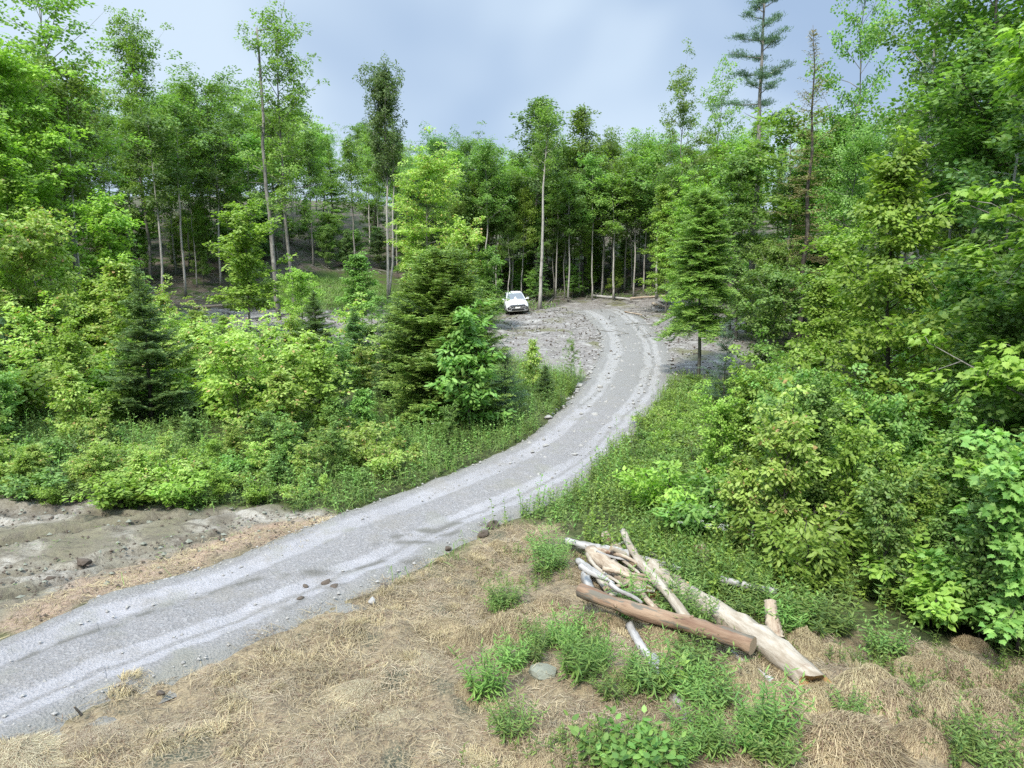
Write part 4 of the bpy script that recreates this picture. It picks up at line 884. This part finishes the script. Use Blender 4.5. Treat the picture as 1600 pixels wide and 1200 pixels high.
# ------------------------------------------------------------------ the log pile
def log(a, b, r0, r1, mat, label, za=0.0, zb=0.0, name='log', broken=False, seed=0, bend=.02, k=14, knots=3):
    """a, b photo points of the two ends on the ground, za, zb how high the axis lies above it"""
    r = np.random.default_rng(seed+900); A, B = at(*a, za), at(*b, zb); n = 20; s = np.linspace(0, 1, n); L = np.linalg.norm(B-A)
    pts_ = A+(B-A)*s[:, None]; pts_[:, 2] += bend*L*np.sin(s*pi)*r.uniform(-.5, 1); sidev = nrm(np.cross(B-A, [0, 0, 1.0])); pts_ += sidev*(bend*L*np.sin(s*pi*r.uniform(1, 2)))[:, None]
    org = A.copy(); pts_ -= org; from_z = Vector((0, 0, 1)).rotation_difference(Vector(B-A)); pts_ = pts_@np.array(from_z.to_matrix()); rad_ = (r0+(r1-r0)*s)*(1+.06*r.normal(size=n)); rn = 1+.07*r.normal(size=(n, k)); mb = MB()
    tube(mb, pts_, rad_, k, 0, True, rn, 1)
    if broken:
        V = mb.v[0]; last = V[(n-1)*k:n*k]; d = nrm(pts_[-1]-pts_[-2]); last += d*(r.uniform(-.2, .9, (k, 1))*r1*1.3); ctr = last.mean(0)
        mb.f.pop(); sh = ctr-d*r1*.8; base = mb.n; mb.add(np.array([sh+r.normal(size=3)*.02]), np.zeros((0, 3), int)); mb.f.append((np.array([[(n-1)*k+j, (n-1)*k+(j+1) % k, base] for j in range(k)]), 1))
    for _ in range(knots):
        f = r.uniform(.15, .85); c = np.array([np.interp(f, s, pts_[:, q]) for q in range(3)]); dd = uvec(r, 1)[0]; dd[2] = abs(dd[2]); rr = r0+(r1-r0)*f
        tube(mb, [c+dd*rr*.7, c+dd*rr*1.12, c+dd*rr*1.3], [rr*.3, rr*.2, rr*.13], 6, 0, True, None, 1)
    o = mb.build(name, [M[mat], M['split' if broken else 'cut']], None, True); o.location = org; o.rotation_mode = 'QUATERNION'; o.rotation_quaternion = from_z
    for p_ in o.data.polygons:
        if p_.material_index == 1: p_.use_smooth = False
    return tag(o, label, 'log')
log((1012, 884), (1268, 1066), .17, .20, 'log_white', 'thickest pale barkless log with a freshly split orange end', .22, .12, broken=True, seed=1, knots=7)
log((907, 922), (1176, 1010), .115, .125, 'log_brown', 'reddish-brown log with patchy grey bark lying across the pile', .42, .36, seed=2)
log((974, 830), (1068, 970), .065, .085, 'log_white', 'pale peeled pole leaning over the top of the pile', .55, .40, seed=3, knots=5)
log((884, 845), (986, 868), .075, .09, 'log_grey', 'smooth grey log at the upper left end of the pile', .20, .42, seed=4)
log((986, 868), (1066, 892), .06, .05, 'log_grey', 'thin grey pole end sticking out right of the pale peeled pole', .36, .28, seed=5)
log((924, 862), (1010, 930), .13, .15, 'log_tan', 'thick short pale log with a dark broken end', .28, .26, broken=True, seed=6)
log((903, 876), (950, 908), .065, .06, 'log_grey', 'pale forked branch beside the thick short log', .20, .26, seed=7)
log((915, 897), (921, 925), .085, .08, 'log_grey', 'stubby pale log poking out above the reddish log', .16, .18, seed=8)
log((932, 892), (960, 936), .08, .07, 'log_white', 'short white log between the forked branch and the thick short log', .18, .22, seed=9)
log((946, 838), (986, 886), .11, .12, 'log_tan', 'tan log half hidden behind the smooth grey log', .25, .22, seed=10)
log((974, 897), (1020, 918), .09, .08, 'log_moss', 'dark mossy rotten log in the middle of the pile', .34, .30, seed=11)
log((1016, 866), (1046, 882), .06, .055, 'log_moss', 'small dark-ended log behind the pale peeled pole', .30, .26, seed=12)
log((1004, 915), (1036, 962), .085, .06, 'log_tan', 'narrow pale log sloping out under the reddish log', .16, .14, seed=13)
log((984, 978), (1034, 1058), .065, .06, 'log_grey', 'weathered grey pole among the weeds below the pile', .10, .05, seed=14)
log((1020, 1026), (1060, 1078), .06, .07, 'log_grey', 'second weathered pole lying beside the first in the weeds', .09, .08, seed=15)
log((1050, 1080), (1078, 1138), .07, .085, 'log_grey', 'lowest weathered log end showing out of the weeds', .06, .06, seed=16)
log((1143, 1019), (1206, 1066), .035, .045, 'log_grey', 'thin grey stick below the thickest pale log', .05, .05, seed=17)
log((1126, 905), (1214, 925), .055, .055, 'log_grey', 'grey pole lying in the tall weeds right of the pile', .38, .36, seed=18)
log((1093, 852), (1103, 880), .12, .13, 'log_tan', 'pale barkless stub standing out of the weeds behind the pile', .40, .12, seed=19)
log((1204, 940), (1212, 1000), .085, .13, 'log_tan', 'pale leaning stump beside the thickest pale log', .45, .05, seed=20)
log((985, 886), (1030, 905), .12, .12, 'log_tan', 'peeling tan log crossing beneath the pale peeled pole', .16, .16, seed=21)
log((560, 1047), (592, 1032), .014, .018, 'log_brown', 'single bare stick lying on the straw', .03, .03, seed=22, k=6, knots=0)
log((116, 1104), (128, 1118), .012, .02, 'bark_dark', 'dark snapped twig at the near edge of the road', .14, .0, seed=23, k=6, knots=0, name='stick')
for q in range(16):
    r_ = np.random.default_rng(700+q); a = np.array([r_.uniform(905, 1010), r_.uniform(850, 930)]); d = np.array([r_.uniform(25, 75), r_.uniform(10, 60)])*(1 if q % 4 else np.array([1, -.3]))
    log(tuple(a), tuple(a+d), .045*r_.uniform(.6, 1.3), .025, ('log_grey', 'log_tan', 'log_white')[q % 3], 'thin weathered branch tangled in the log pile', r_.uniform(.25, .6), r_.uniform(.2, .5), seed=60+q, k=7, knots=1, name='branch', bend=.05)
    o_ = COL.objects[-1]; o_['group'] = 'thin branches in the log pile'; o_['category'] = 'branch'
# felled trunks at the back of the clearing and on the left
for q, (a, b, rr, mt, lb) in enumerate([((925, 462), (985, 468), .13, 'log_grey', 'long grey felled trunk at the back edge of the clearing'), ((985, 466), (1052, 462), .10, 'log_tan', 'tan felled trunk right of the long grey one at the back'), ((1020, 474), (1062, 484), .13, 'log_tan', 'pale cut log on the low heap right of the clearing'),
        ((1030, 470), (1075, 480), .12, 'log_grey', 'grey cut log on the low heap right of the clearing'), ((985, 448), (1022, 433), .07, 'log_grey', 'pale fallen pole propped in the wood behind the clearing'), ((976, 487), (1002, 492), .06, 'log_tan', 'short pale stick on the bank at the road top'),
        ((385, 498), (462, 488), .12, 'log_grey', 'grey felled trunk lying by the foot of the tall dead trunk'), ((300, 481), (372, 476), .11, 'log_tan', 'pale felled trunk on the bare slope at left'), ((360, 757), (405, 752), .06, 'log_white', 'white stick half hidden in weeds left of the road')]):
    log(a, b, rr, rr*.8, mt, lb, .12, .15, seed=40+q, k=8, knots=1, name='log')

# ------------------------------------------------------------------ stones
def rock_mesh(seed, flat=.6):
    import bmesh
    r = np.random.default_rng(seed); bm = bmesh.new(); bmesh.ops.create_icosphere(bm, subdivisions=2, radius=1)
    pl = [(uvec(r, 1)[0], r.uniform(.55, .85)) for _ in range(9)]
    for v in bm.verts:
        c = np.array(v.co)
        for n_, d_ in pl:
            e = c@n_-d_
            if e > 0: c = c-n_*e
        c *= 1+.05*r.normal(); c[2] *= flat; v.co = c
    me = bpy.data.meshes.new('rock'); bm.to_mesh(me); bm.free(); me.materials.append(M['rock']); return me
ROCK = [rock_mesh(500+i, (.6, .75, .5)[i % 3]) for i in range(5)]
def rock(p_, s, label, group=None, mat=None, nm='rock'):
    o = link(nm, ROCK[rng.integers(5)]); o.location = p_; o.scale = (s*rng.uniform(.8, 1.3), s*rng.uniform(.8, 1.2), s*rng.uniform(.8, 1.1)); o.rotation_euler = (rng.normal()*.15, rng.normal()*.15, rng.random()*6.28)
    if mat: o.material_slots[0].link = 'OBJECT'; o.material_slots[0].material = M[mat]
    return tag(o, label, 'rock', group)
p_ = at(848, 1060); rock(p_+[0, .05, .05], .20, 'flat greenish-grey boulder in the straw below the log pile', None, 'rock_green')
p_ = at(581, 942); rock(p_+[0, 0, .04], .085, 'single round pale stone on the near road edge')
for e, lo, hi, n_, lab, gr in ((RR, .55, .93, 50, 'grey rock in the row along the right edge of the road', 'rocks along the right road edge'), (RL, .57, .90, 40, 'grey rock in the row along the left edge of the road', 'rocks along the left road edge')):
    for k in range(n_):
        i_ = int((lo+(hi-lo)*rng.random())*(NR-1)); sg = 1 if e is RR else -1; nn_ = nrm(RR[i_]-RL[i_]); c = e[i_]+nn_*sg*rng.uniform(-.15, .35)
        rock((c[0], c[1], h1(*c)+.03), rng.uniform(.045, .13), lab, gr)
for k, (px, py, s) in enumerate([(930, 650, .17), (938, 606, .14), (1000, 604, .12), (905, 603, .14)]): p_ = at(px, py); rock(p_+[0, 0, .04], s, 'loose stone lying on the upper road surface', 'loose stones on the upper road')
for px, py, s in ((510, 912, .10), (523, 919, .12), (470, 938, .09), (770, 822, .16), (755, 835, .12), (700, 858, .08), (478, 917, .06), (600, 920, .12), (80, 905, .10), (130, 880, .14), (250, 1085, .08)):
    p_ = at(px, py); rock(p_+[0, 0, .02], s, 'dark clod of soil on the lower road' if px > 400 else 'dark clod of soil on the left pad', 'soil clods on the road' if px > 400 else 'soil clods on the pad', 'clod', 'soil_clod')['category'] = 'clod'

# ------------------------------------------------------------------ weeds among the straw and logs: single clumps
WPX = [(845, 1010), (830, 1035), (800, 1045), (880, 1005), (915, 1020), (930, 1040), (905, 1060), (985, 960), (1080, 1035), (1095, 1060), (1075, 1090), (1030, 1085), (1000, 1080), (1125, 1100), (1100, 1105), (860, 870), (872, 890), (850, 895), (790, 945), (780, 955), (960, 1090), (1090, 1160), (1120, 1180), (1180, 1170), (1210, 1190), (1060, 1185), (1195, 1150), (760, 1085), (800, 1150), (1330, 1120), (1530, 1190), (1050, 960), (1070, 940), (1090, 930), (1130, 935), (1150, 920), (1175, 945), (1120, 890), (1150, 885), (1085, 900), (1060, 880), (1180, 915), (1200, 965), (1230, 985), (1250, 965), (1160, 965), (1040, 860), (1010, 850), (1000, 870), (1120, 860), (1160, 855), (1200, 890), (1240, 930), (1290, 985), (1380, 1020), (1060, 985), (1090, 985)]
for k, (px, py) in enumerate(WPX):
    p_ = at(px, py); z_ = 'below the log pile' if py > 990 else 'above and beside the log pile'
    pr = HERB[(0, 1, 1, 0, 2)[k % 5]]; put('weed_clump', pr, (p_[0], p_[1], p_[2]), pr['h']*rng.uniform(.6, 1.0)*(1.35 if py < 990 and px > 1030 else 1.2), 'upright leafy green weed clump '+z_, cat='weed', group='weed clumps '+z_, rs=rng.uniform(.9, 1.25), leaf=rng.choice(['weed', 'mid'], p=[.7, .3]))
p_ = at(1046, 1082); put('weed_clump', BROADY, p_, .5, 'yellow-green broad-leaved plant, lightest among the weeds below the logs', cat='weed', rs=.9)
for px, py in ((985, 1190), (1005, 1195), (955, 1195), (935, 1185), (1025, 1192)): p_ = at(px, py); put('broadleaf_plant', BROAD, p_, .36, 'broad-leaved green plant at the bottom edge below the logs', cat='weed', group='broad-leaved plants at the bottom edge', leaf='mid')
# white umbels behind the log pile
def umbel(seed):
    r = np.random.default_rng(seed); d = herb(seed, .62, 7, .22, 8, .14, .05, 'weed'); mb = MB(); tb = MB()
    for i in range(4):
        c = np.array([r.normal()*.2, r.normal()*.2, r.uniform(.5, .9)]); tube(tb, [[c[0]*.5, c[1]*.5, 0], c], [.006, .004], 3, cap=False); n = 70; a = r.random(n)*6.28; q_ = np.sqrt(r.random(n))*.055
        P_ = c+np.stack([np.cos(a)*q_, np.sin(a)*q_, .02-q_*q_*9], 1); leaves(mb, LEAF4, P_, np.stack([np.cos(a), np.sin(a), 0*a], 1), nrm(np.array([0, 0, 1.0])+r.normal(size=(n, 3))*.5), .014, .011)
    d['flower'] = mb.mesh('flower', M['umbel']); return d
UMB = umbel(600)
for px, py in ((1078, 858), (1108, 850), (1122, 872), (1136, 888), (1092, 880), (690, 690)):
    p_ = at(px, py); put('white_flower', UMB, p_, .62 if px > 1000 else .45, 'weed with flat white flower heads '+('behind the log pile' if 1050 < px < 1140 else 'standing alone in the green'), cat='flower', group='white-flowered weeds '+('behind the logs' if 1050 < px < 1140 else 'elsewhere'))

# ------------------------------------------------------------------ the parked car
def car(x, y, yaw, roll):
    white = simple('car_paint', (.62, .63, .64), .22, spec=.6); glass = simple('car_glass', (.05, .06, .07), .04, spec=1.0); blk = simple('car_black', (.012, .012, .013), .45); chrome = simple('car_chrome', (.6, .6, .62), .2, 1.0)
    lamp = simple('car_lamp', (.30, .31, .33), .1, spec=.9); tyre = simple('car_tyre', (.02, .02, .02), .85); alloy = simple('car_alloy', (.32, .32, .33), .35, .9); plate = simple('car_plate', (.6, .6, .58), .5)
    root = empty('parked_car', (x, y, h1(x, y)), yaw, 'white suv parked nose-on at the left end of the upper clearing', 'car'); root.rotation_euler = (R_(2.5), roll, yaw)
    def grid(mb, rows, m=0, flip=False):
        rows = np.array(rows, float); a, b = rows.shape[:2]; i = np.arange(a-1)[:, None]*b; j = np.arange(b-1)[None, :]; q = np.stack([i+j, i+j+1, i+b+j+1, i+b+j], -1).reshape(-1, 4)
        mb.add(rows.reshape(-1, 3), q[:, ::-1] if flip else q, m)
    # lower body: sections along the length (front at -y): y, half width, floor z, shoulder z, top z at the middle
    sec = [(-2.36, .70, .42, .60, .74), (-2.33, .80, .30, .66, .84), (-2.22, .87, .25, .74, .93), (-2.0, .905, .24, .82, .99), (-1.5, .92, .24, .88, 1.05), (-1.0, .92, .24, .92, 1.10), (-.4, .92, .24, .94, 1.12), (.5, .92, .24, .96, 1.12), (1.5, .92, .24, .98, 1.12), (2.1, .90, .27, .98, 1.10), (2.30, .84, .34, .92, 1.02), (2.34, .76, .45, .80, .9)]
    rows = []
    for yy, hw, z0, zs, zt in sec:
        half = [(0, z0), (hw*.8, z0), (hw*.96, z0+.10), (hw, z0+.28), (hw*1.0, zs-.12), (hw*.97, zs), (hw*.86, zs+(zt-zs)*.62), (hw*.5, zt-.015), (0, zt)]
        rows.append([(-a, yy, b) for a, b in half[::-1]]+[(a, yy, b) for a, b in half[1:]])
    b = MB(); grid(b, rows, 0, True); n_ = len(rows[0]); b.f.append((np.array([list(range(n_-1))]), 0)); b.f.append((np.array([[(len(rows)-1)*n_+k for k in range(n_-2, -1, -1)]]), 0)); b.build('body', white, root, True)
    # cabin: roof and pillars as a shell, panes set proud of it
    cs = [(-.95, .80, 1.07, .78, 1.085), (-.12, .76, 1.08, .60, 1.56), (.25, .76, 1.08, .585, 1.64), (1.1, .76, 1.08, .585, 1.64), (1.85, .76, 1.08, .57, 1.57), (2.28, .76, 1.04, .70, 1.08)]
    rows = []
    for yy, w0, z0, w1, z1 in cs:
        half = [(w0+.06, z0-.04), (w0+.04, z0), (w1+.04, z1-.04), (w1*.9, z1), (0, z1+.025)]
        rows.append([(-a, yy, b_) for a, b_ in half]+[(a, yy, b_) for a, b_ in half[-2::-1]])
    b = MB(); grid(b, rows); b.build('roof', white, root, True)
    def quad(name, pts_, mat, th=.012, par=root):
        p_ = np.array(pts_, float); nn_ = nrm(np.cross(p_[1]-p_[0], p_[2]-p_[0])); m_ = MB(); m_.add(np.concatenate([p_, p_-nn_*.03]), np.array([[0, 1, 2, 3], [0, 4, 5, 1], [1, 5, 6, 2], [2, 6, 7, 3], [3, 7, 4, 0]])); return m_.build(name, mat, par)
    quad('windscreen', [(-.74, -.915, 1.125), (.74, -.915, 1.125), (.56, -.165, 1.565), (-.56, -.165, 1.565)], glass)
    for sx in (-1, 1):
        q1 = [(sx*.825, -.62, 1.11), (sx*.825, .42, 1.11), (sx*.655, .42, 1.57), (sx*.665, -.02, 1.545)]; q2 = [(sx*.825, .50, 1.11), (sx*.825, 1.75, 1.11), (sx*.655, 1.45, 1.55), (sx*.655, .50, 1.57)]
        for q_ in (q1, q2): quad('side_window', q_ if sx > 0 else q_[::-1], glass)
        quad('headlight', [(sx*.44, -2.335, .845), (sx*.86, -2.16, .80), (sx*.87, -2.13, .91), (sx*.44, -2.27, .915)][::sx], lamp)
        quad('bumper_intake', [(sx*.48, -2.372, .38), (sx*.80, -2.345, .42), (sx*.83, -2.335, .62), (sx*.60, -2.37, .52)][::sx], blk)
        m_ = MB(); tube(m_, [(sx*.88, -.60, 1.10), (sx*.98, -.61, 1.13)], [.03, .03], 6); s_ = np.array([[sx*.95, -.70, 1.07], [sx*1.12, -.66, 1.09], [sx*1.12, -.66, 1.21], [sx*.95, -.70, 1.22]]); m_.add(np.concatenate([s_, s_+[0, .14, 0]]), np.array([[0, 1, 2, 3], [0, 4, 5, 1], [1, 5, 6, 2], [2, 6, 7, 3], [3, 7, 4, 0], [7, 6, 5, 4]])); m_.build('wing_mirror', white, root)
        for yy in (-1.45, 1.38):
            m_ = MB(); tube(m_, [(sx*.70, yy, .36), (sx*.74, yy, .36), (sx*.92, yy, .36), (sx*.945, yy, .36)], [.30, .36, .36, .30], 24); wh = m_.build('wheel', tyre, root, False)
            m_ = MB(); tube(m_, [(sx*.90, yy, .36), (sx*.953, yy, .36)], [.24, .22], 20); m_.build('rim', alloy, wh)
    quad('grille', [(-.62, -2.375, .69), (.62, -2.375, .69), (.62, -2.345, .80), (-.62, -2.345, .80)], blk)
    quad('lower_grille', [(-.50, -2.385, .34), (.50, -2.385, .34), (.50, -2.385, .48), (-.50, -2.385, .48)], blk)
    quad('grille_strip', [(-.60, -2.39, .735), (.60, -2.39, .735), (.60, -2.385, .755), (-.60, -2.385, .755)], chrome)
    quad('bumper_trim', [(-.78, -2.36, .275), (.78, -2.36, .275), (.78, -2.37, .315), (-.78, -2.37, .315)], chrome)
    quad('number_plate', [(-.20, -2.40, .50), (.20, -2.40, .50), (.20, -2.395, .615), (-.20, -2.395, .615)], plate)
    m_ = MB(); a = np.linspace(0, 2*pi, 19)[:-1]; m_.add(np.concatenate([np.stack([.075*np.cos(a), 0*a-2.40, .765+.075*np.sin(a)], 1), np.stack([.075*np.cos(a), 0*a-2.34, .765+.075*np.sin(a)], 1)]), [np.array([list(range(18))]), np.array([[k, k+18, (k+1) % 18+18, (k+1) % 18] for k in range(18)])]); m_.build('emblem', chrome, root)
car(CAR_X, CAR_Y+2.3, R_(5), R_(-3.5))

# fallen twigs on the bare slope under the wood
r = np.random.default_rng(810); x = r.uniform(-30, 26, 2600); y = r.uniform(42, 84, 2600); k_ = (zones(x, y)['litter']+zones(x, y)['dirt']*.25) > r.random(2600); x, y = x[k_], y[k_]; n_ = len(x)
A = np.stack([x, y, gz(x, y)+.03], 1); a = r.random(n_)*6.28; L_ = r.uniform(.5, 2.4, n_); B = A+np.stack([np.cos(a)*L_, np.sin(a)*L_, 0*a], 1); B[:, 2] = gz(B[:, 0], B[:, 1])+r.uniform(.03, .5, n_)
mb = MB(); tubes3(mb, A, B, r.uniform(.015, .05, n_), r.uniform(.008, .02, n_)); tag(mb.build('fallen_twigs', M['bark']), kind='stuff')
